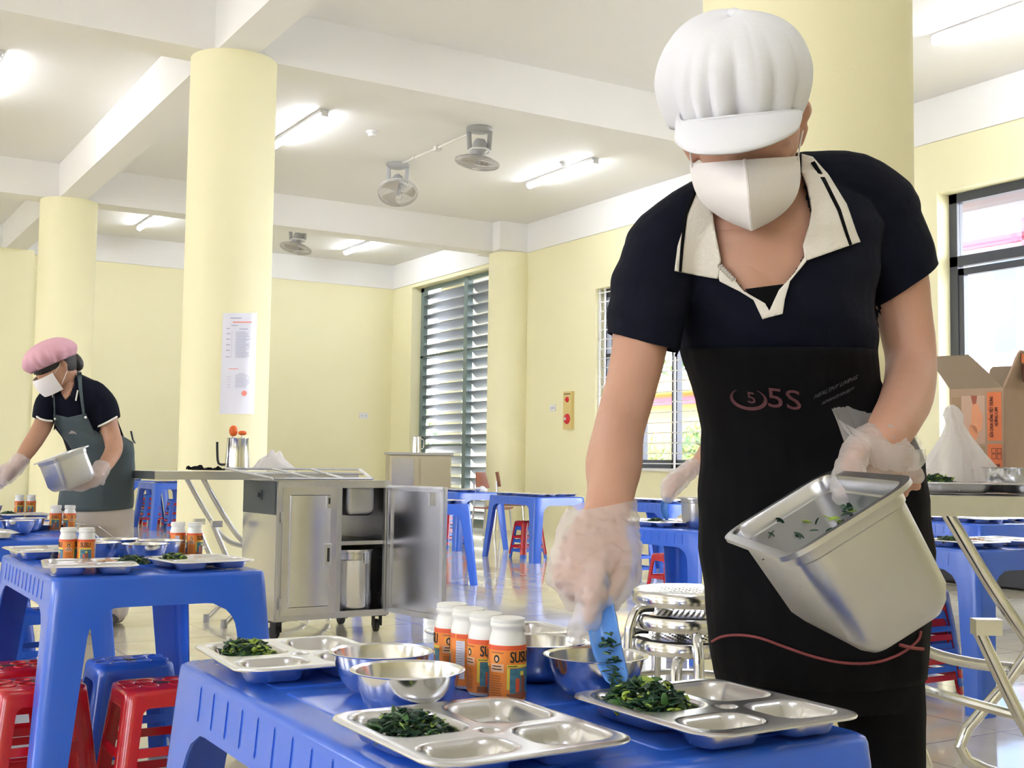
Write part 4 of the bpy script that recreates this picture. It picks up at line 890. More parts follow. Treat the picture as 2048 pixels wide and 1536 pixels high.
# ------------------------------------------------------------------ far cart, chairs, kettle by the louvers
fc = thing('serving_cart', 'far beige steel cart standing before the tall louvers', 'cart', (6.55, 12.9, 0), radians(-20))
m = MB(); m.box((0, 0, .53), (.74, .5, .74), bev=.01); m.build('body', mat('far_cart_beige', (.45, .40, .28), .4, .3), fc)
m = MB(); m.box((-.21, -.255, .53), (.26, .012, .66)); m.build('door', CST, fc, smooth=False); m = MB(); m.box((.17, -.255, .53), (.34, .012, .66)); m.build('door', MATS['far_cart_beige'], fc, smooth=False)
m = MB(); m.box((0, 0, .915), (.78, .54, .03)); m.build('top', BST, fc, smooth=False)
for x in (-.3, .3):
    for y in (-.2, .2): m = MB(); m.lathe([(0, -.02), (.05, -.02), (.06, 0), (.05, .02), (0, .02)], 20, M=Matrix(((0, 0, 1, 0), (1, 0, 0, 0), (0, 1, 0, 0), (0, 0, 0, 1))), c=(x, y, .06)); m.build('wheel', DRK, fc)
for x in (-.32, .32): m = MB(); m.tube([(x, -.2, .12), (x, -.2, .17)], .02, 8); m.tube([(x, .2, .12), (x, .2, .17)], .02, 8); m.build('castor_fork', BST, fc)
t = thing('steel_jug', 'small steel jug on top of the far beige cart', 'jug', (6.52, 12.9, .93)); m = MB(); m.lathe([(0, .002), (.062, .002), (.06, .1), (.052, .19), (.056, .195), (.05, .19), (0, .05)], 28); m.build('jug_body', STL, t); m = MB(); m.tube([(.055, 0, .17), (.10, 0, .15), (.095, 0, .06), (.06, 0, .04)], .006, 8, sub=3); m.build('handle', STL, t)
def chair(loc, rz, lb):
    t = thing('brown_chair', lb, 'chair', loc, rz)
    m = MB(); m.grid(lambda u, v: Vector(((u-.5)*(.30-.08*v), .17+.03*v+.03*(2*u-1)**2*-1, .54+.17*v)), 8, 6); m.build('backrest', BRC, t, solid=.012)
    m = MB(); m.grid(lambda u, v: Vector(((u-.5)*.32, (v-.5)*.32, .34-.015*(1-(2*u-1)**2))), 8, 6); m.build('seat', BRC, t, solid=.012)
    for sx in (-1, 1):
        m = MB(); m.tube([(sx*.13, .18, .60), (sx*.13, .17, .34), (sx*.15, .20, .01)], .011, 8, sub=2); m.build('leg', BST, t); m = MB(); m.tube([(sx*.13, -.13, .33), (sx*.15, -.16, .01)], .011, 8); m.build('leg', BST, t)
q = V(988, 950, 12.9); chair((q.x, q.y, 0), radians(32), 'small brown chair in front of the far beige cart'); q = V(1024, 950, 14.0); chair((q.x, q.y, 0), radians(58), 'brown chair mostly hidden behind the wall column')
t = thing('white_cloth', 'small white cloth lump on the far table before the brown chair', 'cloth', (5.85, 10.15, HT)); m = MB(); m.ball((0, 0, .0), (.07, .05, .045), 20, 10); m.bm.verts.ensure_lookup_table()
for v_ in m.bm.verts: v_.co.z = max(0, v_.co.z*(1+.5*noise.noise(v_.co*40)))
m.build('cloth', CLW, t)
# dark boxes low behind the right hand tables
t = thing('speaker_box', 'long dark box against the wall under the big window', 'box', (7.35, 5.35, 0)); m = MB(); m.box((0, 0, .24), (.5, 2.4, .46), bev=.01); m.build('box_body', mat('dark_box', (.03, .032, .04), .5), t); m = MB(); m.box((-.255, -.35, .30), (.006, .07, .07), M=Matrix.Rotation(radians(45), 4, 'X').to_3x3()); m.build('label', MTW, t, smooth=False)
# ------------------------------------------------------------------ the woman in the white cap
Wh = Vector((W.x, W.y, 0)).normalized()
def PR(y, xl, xr, d, dep, yl=None, yr=None, n=36, dl=0, sq=1.0):
    """cross-section of a body seen from xl to xr at height y"""
    a, b_ = V(xl, yl if yl is not None else y, d+dl), V(xr, yr if yr is not None else y, d-dl); c = (a+b_)/2; u = (b_-a)/2; v = W*dep
    r = []
    for k in range(n):
        t_ = 2*pi*k/n; cc, ss = cos(t_), sin(t_)
        r.append(c+u*(math.copysign(abs(cc)**sq, cc))+v*(math.copysign(abs(ss)**sq, ss)))
    return r
fx = V(1640, 1940, 1.93)
wm = thing('person', 'woman in white cap and white mask spooning greens onto a tray in the foreground', 'person', (fx.x, fx.y, 0))
# --- body: one continuous skin from feet to head
m = MB()
def caps(pts, up=None, seg=16, sub=3): m.capsule([V(*p[:3]) for p in pts], [p[3] for p in pts], seg, sub, up=up)
# torso under the clothes
m.loft([PR(360, 1500, 1600, 1.80, .045), PR(400, 1440, 1660, 1.80, .06), PR(450, 1370, 1735, 1.80, .078), PR(540, 1365, 1735, 1.80, .092), PR(640, 1372, 1738, 1.81, .095), PR(760, 1410, 1750, 1.84, .088), PR(860, 1430, 1790, 1.87, .085), PR(980, 1430, 1830, 1.90, .10), PR(1120, 1432, 1835, 1.92, .10), PR(1240, 1440, 1830, 1.93, .09)])
caps([(1525, 440, 1.80, .060), (1520, 390, 1.765, .053), (1510, 330, 1.72, .052)])
caps([(1500, 420, 1.80, .05), (1360, 475, 1.81, .045), (1315, 515, 1.79, .048)]); caps([(1600, 400, 1.81, .05), (1720, 415, 1.84, .045), (1770, 455, 1.85, .048)])
# head: skull, face, jaw, ears, nose
HD = 1.725
Mh = Matrix((R, U, -W)).transposed() @ Matrix.Rotation(radians(8), 3, 'Z') @ Matrix.Rotation(radians(38), 3, 'X')     # head x right, y up, z towards the nose
Hc = V(1494, 262, HD)
def hp(x, y, z): return Hc + Mh @ Vector((x, y, z))
m.ball(Hc, (.074, .094, .088), 28, 20, M=Mh)
m.ball(hp(0, -.060, .022), (.062, .060, .062), 24, 16, M=Mh)
m.capsule([hp(0, -.012, .088), hp(0, -.032, .098), hp(0, -.040, .100)], [.009, .011, .013], 12)
for s in (-1, 1):
    m.capsule([hp(s*.074, -.010, -.01), hp(s*.088, .008, -.020), hp(s*.088, .020, -.016)], [.010, .013, .009], 10); m.capsule([hp(s*.078, -.034, -.006), hp(s*.085, -.016, -.014)], [.008, .010], 10)
    m.ball(hp(s*.032, .004, .076), (.017, .012, .014), 14, 10, M=Mh)
m.capsule([hp(-.02, -.078, .078), hp(.02, -.078, .078)], [.008, .008], 10); m.ball(hp(0, -.108, .055), (.024, .018, .022), 14, 10, M=Mh)
# right arm (picture left) reaching down to the spoon
caps([(1318, 515, 1.80, .048), (1292, 600, 1.755, .050), (1278, 700, 1.71, .0395), (1260, 780, 1.67, .0365), (1238, 860, 1.62, .0350), (1228, 925, 1.55, .0375), (1222, 985, 1.48, .030), (1212, 1030, 1.445, (.028, .020))], seg=20, up=W)
caps([(1212, 1030, 1.445, (.028, .020)), (1196, 1075, 1.42, (.036, .019)), (1180, 1120, 1.395, (.041, .017))], seg=18, up=W)
for f in (((1200, 1115, 1.385, .0115), (1190, 1160, 1.36, .0105), (1183, 1205, 1.345, .0095), (1178, 1238, 1.34, .0075)),
          ((1175, 1130, 1.385, .0115), (1166, 1168, 1.362, .0105), (1172, 1196, 1.372, .0095), (1188, 1198, 1.39, .008)),
          ((1152, 1128, 1.395, .011), (1140, 1165, 1.375, .010), (1150, 1190, 1.385, .009), (1172, 1190, 1.402, .008)),
          ((1132, 1115, 1.405, .010), (1118, 1148, 1.39, .009), (1128, 1172, 1.40, .0085), (1150, 1175, 1.415, .0075)),
          ((1222, 1060, 1.43, .014), (1243, 1110, 1.405, .013), (1236, 1160, 1.38, .0115), (1214, 1198, 1.36, .0095))): caps(f, seg=12)
# left arm (picture right) holding the pan
caps([(1765, 450, 1.85, .055), (1790, 550, 1.865, .050), (1812, 650, 1.86, .0415), (1822, 725, 1.84, .0385), (1815, 790, 1.78, .0385), (1792, 840, 1.71, .035), (1768, 878, 1.66, .029)], seg=20, up=W)
caps([(1770, 872, 1.665, (.028, .021)), (1762, 905, 1.655, (.038, .019)), (1772, 930, 1.665, (.038, .016))], seg=18, up=W)
for f in (((1735, 880, 1.65, .014), (1712, 905, 1.62, .013), (1697, 945, 1.585, .0125), (1692, 980, 1.565, .0105)),
          ((1742, 915, 1.66, .011), (1742, 945, 1.675, .0105), (1748, 975, 1.70, .009)), ((1768, 922, 1.67, .011), (1770, 955, 1.69, .0105), (1776, 990, 1.715, .009)),
          ((1793, 924, 1.675, .0105), (1800, 955, 1.69, .010), (1806, 985, 1.715, .009)), ((1815, 920, 1.675, .0095), (1826, 948, 1.69, .009), (1832, 972, 1.705, .008))): caps(f, seg=12)
# legs and feet
for sx, dx in ((1530, 0), (1745, 0)):
    hip = V(sx, 1230, 1.93); ft = V(sx+(-10 if sx < 1600 else 25), 1500, 1.93); fp = Vector((ft.x, ft.y, .05))
    m.capsule([hip, hip.lerp(fp, .45), hip.lerp(fp, .8), fp+Vector((0, 0, .03))], [.070, .048, .042, .034], 18); m.capsule([fp+Wh*.05+Vector((0, 0, -.015)), fp+Vector((0, 0, -.012)), fp-Wh*.14+Vector((0, 0, -.025))], [.032, .034, .024], 14)
body = voxel(m.bm, .0034, 3, .5); bodytree = bvh(body); body.build('body', SKN, wm, world=True, merge=False, ang=180)
# --- shirt
m = MB()
m.loft([PR(345, 1545, 1610, 1.82, .045), PR(375, 1440, 1690, 1.82, .075), PR(420, 1375, 1745, 1.815, .090, 430, 405), PR(470, 1335, 1765, 1.81, .102, 485, 450), PR(560, 1338, 1752, 1.81, .112), PR(640, 1350, 1750, 1.815, .118), PR(700, 1362, 1752, 1.825, .112), PR(780, 1385, 1765, 1.85, .104), PR(860, 1408, 1805, 1.875, .100), PR(980, 1408, 1845, 1.90, .112), PR(1060, 1410, 1850, 1.91, .115)])
def ecap(pts, seg=20): m.capsule([V(*p[:3]) for p in pts], [p[3] for p in pts], seg, 4, up=W)
ecap([(1560, 390, 1.82, .06), (1420, 440, 1.81, .066), (1335, 500, 1.80, .066)]); ecap([(1600, 375, 1.82, .055), (1700, 385, 1.83, .062), (1755, 425, 1.85, .066)])
ecap([(1345, 490, 1.80, .064), (1310, 560, 1.78, .063), (1293, 630, 1.745, .058), (1280, 720, 1.71, .050)]); ecap([(1750, 430, 1.85, .064), (1782, 500, 1.86, .064), (1806, 570, 1.865, .062), (1840, 660, 1.865, .058)])
shirt = voxel(m.bm, .004, 4, .5)
vneck = [(1418, 395), (1430, 470), (1440, 528), (1487, 580), (1540, 622), (1560, 580), (1590, 545), (1612, 505), (1622, 430), (1604, 345), (1560, 300), (1440, 330)]
def inside(poly, x, y):
    c_ = False; j = len(poly)-1
    for i in range(len(poly)):
        a, b_ = poly[i], poly[j]
        if (a[1] > y) != (b_[1] > y) and x < (b_[0]-a[0])*(y-a[1])/(b_[1]-a[1])+a[0]: c_ = not c_
        j = i
    return c_
# cut: sleeve hems and neck opening (planes through the cloth)
def cutplane(mb, p, n_, cond):
    geom = [f for f in mb.bm.faces if cond(f.calc_center_median())]; es = {e for f in geom for e in f.edges}; vs = {v_ for f in geom for v_ in f.verts}
    bmesh.ops.bisect_plane(mb.bm, geom=list(vs)+list(es)+geom, plane_co=p, plane_no=n_, clear_outer=False)
    kill = [f for f in mb.bm.faces if cond(f.calc_center_median()) and (f.calc_center_median()-p).dot(n_) > 0]; bmesh.ops.delete(mb.bm, geom=kill, context='FACES')
a, b_ = V(1223, 668, 1.72), V(1345, 702, 1.72); n1 = (b_-a).cross(W).normalized(); n1 = n1 if n1.dot(U) < 0 else -n1
cutplane(shirt, a, n1, lambda c_: project(c_)[0] < 1352 and project(c_)[1] > 600)
a, b_ = V(1745, 617, 1.86), V(1873, 527, 1.86); n1 = (b_-a).cross(W).normalized(); n1 = n1 if n1.dot(U) < 0 else -n1
cutplane(shirt, a, n1, lambda c_: project(c_)[0] > 1757 and project(c_)[1] < 760)
kill = []
for f in shirt.bm.faces:
    c_ = f.calc_center_median(); x, y = project(c_)
    if inside(vneck, x, y) and (c_-CAM).dot(W) < 1.84: kill.append(f)
for v_ in shirt.bm.verts:      # folds in the cloth
    x, y = project(v_.co); nz_ = noise.noise(Vector((x*.010+y*.004, y*.018-x*.010, 1.3))); v_.co += v_.normal*(nz_*.007*min(1, max(0, (y-420)/150)))
shirttree = bvh(shirt)
bmesh.ops.delete(shirt.bm, geom=kill, context='FACES'); shirt.build('shirt', NVY, wm, world=True, merge=False, ang=180, solid=.002, soff=-1)
# chest skin under the open neck comes right up to the placket
m = drape([(1420, 400), (1440, 528), (1487, 582), (1510, 597), (1560, 585), (1590, 548), (1614, 505), (1622, 430), (1600, 350), (1560, 360), (1450, 380)], shirttree, -.006, 1.72, 9)
for v_ in m.bm.verts: x, y = project(v_.co); v_.co += W*(.018*max(0, (460-y)/110)+.004)
m.build('neckline_skin', SKN, wm, world=True, ang=180)
m = drape([(1490, 578), (1568, 568), (1558, 600), (1540, 640), (1512, 615)], shirttree, -.004, 1.72, 7); m.build('undershirt', BLK, wm, world=True)
def cloth(name, poly, off, m_, th=.003, step=8, tree=None, extra=None, parent=None):
    o = drape(poly, tree or shirttree, off, 1.72, step, extra=extra).build(name, m_, parent or wm, world=True, ang=180, solid=th, soff=0); return o
lift = lambda x, y: -W*(.010*max(0, min(1, (470-y)/120)))
cl = cloth('collar', [(1396, 372), (1376, 425), (1356, 492), (1350, 541), (1400, 552), (1436, 558), (1442, 520), (1430, 460), (1418, 400), (1412, 385)], .006, CRM, .004, 7, extra=lift)
cr_ = cloth('collar', [(1600, 312), (1622, 318), (1650, 350), (1690, 410), (1719, 484), (1665, 503), (1611, 522), (1606, 490), (1618, 450), (1622, 420), (1612, 375), (1600, 345)], .006, CRM, .004, 7, extra=lift)
for o_, L1 in ((cl, [[(1389, 372), (1367, 430), (1361, 495), (1358, 543), (1363, 544), (1367, 495), (1374, 430), (1396, 376)]]), (cr_, [[(1626, 325), (1649, 362), (1680, 420), (1704, 489), (1699, 491), (1674, 423), (1643, 366), (1618, 328)]])):
    for q in L1: cloth('stripe', q, .0095, BLK, .001, 5, extra=lift, parent=o_)
cloth('placket', [(1434, 545), (1444, 528), (1487, 582), (1530, 607), (1545, 632), (1525, 638), (1507, 600), (1480, 583), (1440, 563)], .005, CRM, .003, 6)
cloth('placket', [(1612, 508), (1590, 545), (1558, 580), (1537, 625), (1524, 637), (1565, 628), (1569, 600), (1580, 562), (1612, 524)], .007, CRM, .003, 6)
m = MB()
for i in range(7):
    c_ = hit(shirttree, 1440+i*4.5, 532+i*4.5, .010, 1.7); m.tube([c_+R*(.003*cos(a*pi/6))+U*(.003*sin(a*pi/6)) for a in range(13)], .0007, 5, cap=(0, 0))
m.build('necklace', STL, wm, world=True)
# --- trousers
m = MB()
m.loft([PR(1100, 1420, 1845, 1.91, .11), PR(1200, 1415, 1852, 1.92, .12), PR(1330, 1425, 1842, 1.93, .115), PR(1400, 1440, 1835, 1.93, .105)])
for sx, dx in ((1530, 0), (1745, 0)):
    hip = V(sx, 1300, 1.93); ft = V(sx+(-10 if sx < 1600 else 25), 1500, 1.93); fp = Vector((ft.x, ft.y, .07))
    m.capsule([hip, V(sx+(5 if sx < 1600 else 12), 1400, 1.93), V(sx+(-5 if sx < 1600 else 25), 1520, 1.93), fp], [.080, .074, .064, .055], 22)
tr_ = voxel(m.bm, .005, 3); tr_.build('trousers', BLK, wm, world=True, merge=False, ang=180)
for sx in (1530, 1745):
    ft = V(sx+(-10 if sx < 1600 else 25), 1500, 1.93); fp = Vector((ft.x, ft.y, .0)); m = MB(); m.capsule([fp+Wh*.07+Vector((0, 0, .035)), fp+Vector((0, 0, .038)), fp-Wh*.10+Vector((0, 0, .032)), fp-Wh*.17+Vector((0, 0, .028))], [(.035, .033), (.038, .036), (.044, .030), (.036, .026)], 18, up=Vector((0, 0, 1))); m.build('shoe', DRK, wm, world=True)
# --- apron
m = MB()
m.loft([PR(700, 1366, 1750, 1.815, .118), PR(760, 1381, 1757, 1.84, .116), PR(800, 1394, 1772, 1.855, .113), PR(860, 1404, 1812, 1.872, .113), PR(920, 1403, 1838, 1.888, .117), PR(1000, 1400, 1854, 1.90, .124), PR(1100, 1401, 1861, 1.91, .127), PR(1200, 1408, 1862, 1.92, .128), PR(1290, 1420, 1856, 1.925, .126), PR(1345, 1430, 1850, 1.93, .122)], cap=(0, 0))
bmesh.ops.subdivide_edges(m.bm, edges=m.bm.edges, cuts=3, use_grid_fill=True)
for v_ in m.bm.verts:
    x, y = project(v_.co); c_ = V(1620, y, 1.89); d = (v_.co-c_).normalized(); v_.co += d*(.006*noise.noise(Vector((x*.016, y*.005, 5)))+.004*noise.noise(Vector((x*.04, y*.015, 2)))+.002)
aptree = bvh(m); m.build('apron', BLK, wm, world=True, ang=180, solid=.002)
apd = lambda x, y, o_=.0035: hit(aptree, x, y, o_, 1.76)
m = MB(); path = [(1424, 1283), (1445, 1273), (1478, 1270), (1520, 1276), (1570, 1294), (1630, 1314), (1690, 1326), (1750, 1325), (1800, 1308), (1835, 1282), (1842, 1262)]
m.tube([apd(x, y, .003) for x, y in path], .0022, 8, sub=4); m.tube([apd(1800, 1290, .003), apd(1825, 1296, .005), apd(1846, 1298, .004)], .003, 6); m.build('piping', PIP, wm, world=True)
m = MB(); an = radians(10)
def logo(cx, cy, ang, sx=1, sy=1):
    def f(x, y): X_, Y_ = x*sx, y*sy; return apd(cx+X_*cos(ang)-Y_*sin(ang)*-1*-1, cy-(Y_*cos(ang))+X_*sin(ang), .0028)
    return f
add_text(m, '5S', 80, logo(1568, 800, radians(6), .95, .70), sub=8)
add_text(m, '5', 40, logo(1503, 797, radians(10), 1.0, .8), sub=8)
for a0, a1, rx, ry, w_ in ((20, 175, 27, 24, 2.5), (200, 300, 42, 22, 3)):
    pass
ring = lambda a, k: (1497+k*34*cos(a), 797+k*20*sin(a)+.12*(k*34*cos(a)))
g0 = None
for i in range(27):
    a = radians(-60+i*11); wv = 1+.16*sin(pi*i/26); p0, p1 = ring(a, 1/wv), ring(a, wv*.99+.02); v0, v1 = m.bm.verts.new(apd(*p0, .0028)), m.bm.verts.new(apd(*p1, .0028))
    if g0: m.face([g0[0], g0[1], v1, v0])
    g0 = (v0, v1)
m.build('apron_logo', LOG, wm, world=True, smooth=False, solid=.0006, soff=0)
m = MB(); add_text(m, 'HEALTHY LIVING', 15.5, logo(1672, 774, radians(-25), .80, 1), sub=5); add_text(m, 'ADVANCE SOCIETY', 11, logo(1676, 792, radians(-25), .72, 1), sub=5)
m.build('apron_lettering', LO2, wm, world=True, smooth=False, solid=.0006, soff=0)
# --- mask
m = MB()
def mpt(u, v):
    """u -1..1 across, v 0 top..1 chin tip"""
    cx = 1489+14*v; yt = 316-4*u+8*(1-u*u) if False else 320-8*u; hw = 109*max(.02, 1-v**3.2)**.9
    x = cx+hw*u; y = yt+(460-yt)*v
    ridge = .044*(1-abs(u))**1.15*sin(pi*min(1, .12+.80*v)) ; d = 1.635+.050*abs(u)**2 - ridge - .012*sin(pi*v)*(1-abs(u)) + .01*v*abs(u)
    return V(x, y, d)
m.grid(lambda a, b_: mpt(a*2-1, b_), 40, 22)
mk = m.build('face_mask', MSK, wm, world=True, solid=.0015, soff=0, ang=28)
m = MB(); m.tube([mpt(0, i/20)-W*.0015 for i in range(21)], [(.0025, .002)]*21, 6); m.build('centre_seam', CRM, mk, world=False) if False else m.build('mask_seam', MSK, wm, world=True)
m = MB()
for s, e_ in ((1, (1606, 262)), (-1, (1386, 262))):
    m.tube([mpt(s*.97, .06), V((mpt_x := project(mpt(s*.97, .06))[0])+s*4, 292, 1.655), V(e_[0], e_[1], 1.70)], .0012, 6, sub=3)
m.build('ear_loop', MSK, wm, world=True)
for s in (-1, 1):
    m = MB(); m.capsule([hp(s*.044, .036, .066), hp(s*.030, .040, .074), hp(s*.014, .034, .076)], [(.004, .003)]*3, 10); m.build('eyebrow', HAR, wm, world=True)
    m = MB(); m.ball(hp(s*.032, .006, .070), (.0125, .0125, .0125), 16, 10); m.build('eye', WPL, wm, world=True)
    m = MB(); m.capsule([hp(s*.046, .002, .076), hp(s*.032, -.002, .083), hp(s*.018, .001, .081)], [.0018]*3, 8); m.build('eyelash', HAR, wm, world=True)
# hair at the nape and temple
m = MB(); m.ball(hp(0, .004, -.030), (.080, .088, .078), 28, 18, M=Mh); m.ball(hp(0, -.04, -.085), (.04, .04, .032), 18, 12, M=Mh)
m.build('hair', HAR, wm, world=True)
# --- cap: gathered crown, band and peak
m = MB(); cc = V(1467, 153, 1.68); Mc = Matrix((R, U, -W)).transposed() @ Matrix.Rotation(radians(5), 3, 'Z') @ Matrix.Rotation(radians(26), 3, 'X')
rings = []; NS = 160
for i in range(33):
    v = i/32
    if v < .72: ph = v/.72*pi/2; rr = .0925*sin(ph)**.80; z = .088*cos(ph)**.9
    else: q = (v-.72)/.28; rr = .0925-.018*q**1.5; z = -.066*q
    ring = []
    for k in range(NS):
        th_ = 2*pi*k/NS; g_ = min(1, max(0, (v-.28)/.6))**1.3; a_ = 15*th_+1.7*sin(3*th_)+1.2*sin(5*th_+1); fold = abs(sin(a_/2+v*.8))**.7*2-1.2
        pl = 1+.13*g_*fold*(.65+.35*sin(4*th_+1))+.035*noise.noise(Vector((cos(th_)*1.8, sin(th_)*1.8, v*2.5)))*sin(pi*min(1, v*1.1))
        seam = 1-.016*max(0, 1-abs(((th_+.10) % (pi/3))-pi/6)/.05)*sin(pi*min(1, v+.05))
        ring.append(cc + Mc @ Vector((rr*pl*seam*cos(th_)*1.14, z*(1+.05*sin(2*th_)), rr*pl*seam*sin(th_)*1.0)))
    rings.append(ring)
m.loft(rings, cap=(0, 0)); m.build('cap_crown', CLW, wm, world=True, ang=180, solid=.002)
m = MB(); m.ball(cc + Mc @ Vector((0, .087, 0)), (.010, .010, .007), 14, 8, M=Mc @ Matrix.Rotation(pi/2, 3, 'X')); m.build('cap_button', CLW, wm, world=True)
m = MB(); lo_ = [(1353, 232, 1.66), (1352, 262, 1.65), (1352, 285, 1.64), (1375, 303, 1.60), (1412, 309, 1.575), (1480, 305, 1.56), (1545, 288, 1.565), (1588, 266, 1.60), (1600, 245, 1.63), (1603, 222, 1.67)]
up_ = [(1356, 230, 1.665), (1362, 244, 1.655), (1380, 243, 1.645), (1405, 240, 1.625), (1440, 236, 1.612), (1485, 231, 1.606), (1530, 227, 1.612), (1570, 223, 1.632), (1590, 222, 1.65), (1602, 221, 1.672)]
A_, _q = smooth_path([V(*p) for p in up_], [1.0]*10, 4); B_, _q = smooth_path([V(*p) for p in lo_], [1.0]*10, 4)
m.grid(lambda u, v: A_[round(u*(len(A_)-1))].lerp(B_[round(u*(len(A_)-1))], v)-W*(.010*sin(pi*v)*sin(pi*u)), len(A_)-1, 8); m.build('cap_peak', CLW, wm, world=True, solid=.004, soff=0, ang=180)
m = MB(); m.tube([p-W*.002 for p in A_], .0022, 6); m.build('cap_band', CLW, wm, world=True)
# --- gloves: loose film over each hand
def glove(name, blobs, vox=.0035, amp=.0055, sc=50, cut=None, film=GLV, folds=()):
    global m
    m = MB()
    for b_ in blobs: m.capsule([V(*p[:3]) for p in b_], [p[3] for p in b_], 14, 3, up=W)
    g = voxel(m.bm, vox, 3, .5)
    for v_ in g.bm.verts:
        c_ = v_.co*sc; n_ = noise.noise(Vector((c_.x*.5, c_.y*.5, c_.z*1.0))); n2_ = abs(noise.noise(c_*1.3+Vector((4, 1, 7)))); v_.co += v_.normal*max(-.0008, amp*n_*.7+amp*1.3*(n2_-.15))
    if cut: cutplane(g, *cut)
    return g.build(name, film, wm, world=True, merge=False, ang=180)
a, b_ = V(1172, 1010, 1.45), V(1268, 1000, 1.45); n1 = (b_-a).cross(W).normalized(); n1 = n1 if n1.dot(U) > 0 else -n1
glove('glove', [((1222, 1000, 1.47, (.036, .03)), (1205, 1045, 1.44, (.047, .034)), (1190, 1100, 1.405, (.052, .034)), (1178, 1140, 1.385, (.048, .030))),
    ((1212, 1110, 1.385, .019), (1192, 1160, 1.36, .0165), (1185, 1205, 1.345, .0155), (1178, 1243, 1.34, .013)), ((1150, 1130, 1.39, .021), (1142, 1165, 1.375, .021), (1160, 1195, 1.375, .018)), ((1128, 1115, 1.40, .017), (1120, 1150, 1.395, .017), (1135, 1172, 1.40, .014)),
    ((1228, 1060, 1.425, .025), (1248, 1110, 1.40, .021), (1240, 1160, 1.38, .020), (1216, 1198, 1.362, .017)), ((1172, 1180, 1.35, (.008, .006)), (1160, 1235, 1.345, (.011, .005)), (1150, 1262, 1.34, (.012, .004)), (1142, 1282, 1.34, (.008, .003)))], cut=(a, n1, lambda c_: project(c_)[1] < 1030))
a, b_ = V(1660, 826, 1.62), V(1842, 905, 1.62)
m = MB()      # wide open cuff of the left glove
def cuff(u, v):
    th_ = 2*pi*u; c_, s_ = cos(th_), sin(th_)
    top = V(1755+88*c_-4*s_, 862+33*c_-(30 if s_ > 0 else 16)*s_, 1.655+.055*s_); bot = V(1762+50*c_, 926+10*c_-10*s_, 1.660+.034*s_)
    p = top.lerp(bot, v**.8); w_ = noise.noise(Vector((c_*2.6, s_*2.6, v*1.2))); w2 = abs(noise.noise(Vector((c_*6, s_*6, v*.8+3))))
    return p + (p-V(1758, 895, 1.657)).normalized()*(.010*w_+.006*w2+.012*sin(pi*v)*max(0, c_))
m.grid(cuff, 90, 18); m.build('glove_cuff', plastic_film('thin_glove_film', (.93, .92, .93), .30, .25), wm, world=True, ang=180)
glove('glove', [((1768, 885, 1.66, (.036, .028)), (1762, 908, 1.655, (.045, .026)), (1772, 930, 1.665, (.045, .022))), ((1738, 878, 1.65, .021), (1712, 905, 1.62, .019), (1697, 945, 1.585, .020), (1691, 982, 1.562, .0185)),
    ((1742, 915, 1.66, .015), (1744, 950, 1.68, .014)), ((1768, 922, 1.67, .015), (1772, 960, 1.69, .014)), ((1793, 924, 1.675, .015), (1801, 960, 1.69, .014)), ((1816, 918, 1.675, .014), (1828, 950, 1.69, .012))], amp=.005)
# ------------------------------------------------------------------ the pan she holds and the blue spoon
Pc = (.366, .155, 1.464); wv_ = Vector((1.495, -.469, -.378)); Rm = Matrix.Rotation(wv_.length, 3, wv_.normalized())
Bc = Matrix((R, -U, W)).transposed()          # columns: picture right, picture down, depth
Mp = (Bc @ Rm).to_4x4(); Mp.translation = CAM + Bc @ Vector(Pc)
pn = thing('steel_pan', 'deep steel food pan tilted in the hand of the white capped woman', 'pan', Mp.translation)
pan('pan_body', pn, .152, .300, .155, .020, Mp, flange=.012)
mb = MB()
for i in range(46):
    x, y = random.gauss(.03, .022), random.gauss(.06, .03)
    p = Mp @ Vector((max(-.06, min(.062, .055-abs(random.gauss(0, .012)))) if i % 2 else x, y, -.03-random.random()*.05)); leaf(mb, p, .012, 0 if random.random() < .75 else 2)
o = tag(mb.build('chopped_greens', GM, None, merge=False, solid=.0006), 'leftover greens sticking inside the tilted pan', 'vegetables', kind='stuff')
mb = MB()
for x_, y_, z_, k_ in ((-.066, .05, -.035, 0), (-.064, .0, -.05, 2), (-.063, -.06, -.06, 2), (-.062, .08, -.06, 0), (-.03, .138, -.03, 0), (.0, .136, -.05, 0), (.02, .136, -.04, 2), (-.01, .140, -.02, 0)):
    for _ in range(2): leaf(mb, Mp @ Vector((x_, y_, z_)), .012, k_)
tag(mb.build('leaf_scraps', GM, None, merge=False, solid=.0006), 'few leaf scraps stuck on the inner wall of the tilted pan', 'vegetables', kind='stuff')
sp = thing('serving_spoon', 'translucent blue plastic spoon in the right hand of the woman in the white cap', 'spoon', V(1210, 1280, 1.31))
sec = [(1203, 1150, 1.368, .006, .002), (1203, 1185, 1.358, .009, .004), (1203, 1215, 1.345, .014, .007), (1206, 1250, 1.33, .0165, .010), (1212, 1285, 1.315, .0165, .011), (1221, 1320, 1.298, .015, .010), (1232, 1350, 1.28, .013, .007), (1240, 1368, 1.272, .007, .003)]
P_, Q_ = smooth_path([V(*s[:3]) for s in sec], [(s[3], s[4]) for s in sec], 4); m = MB(); lat = (R*.95+U*.25).normalized()
m.grid(lambda u, v: P_[round(v*(len(P_)-1))] + lat*((u*2-1)*Q_[round(v*(len(P_)-1))][0]) + W*(Q_[round(v*(len(P_)-1))][1]*(1-(2*u-1)**2)), 10, len(P_)-1); m.build('spoon_body', SPB, sp, world=True, solid=.002, soff=0, ang=180)
mb = MB()
for i in range(60):
    t_ = random.random(); k = P_[round((.52+.46*t_)*(len(P_)-1))]; leaf(mb, k+lat*random.gauss(0, .005)-W*random.uniform(-.004, .004)+U*random.gauss(0, .003), .008, 0 if random.random() < .85 else 1)
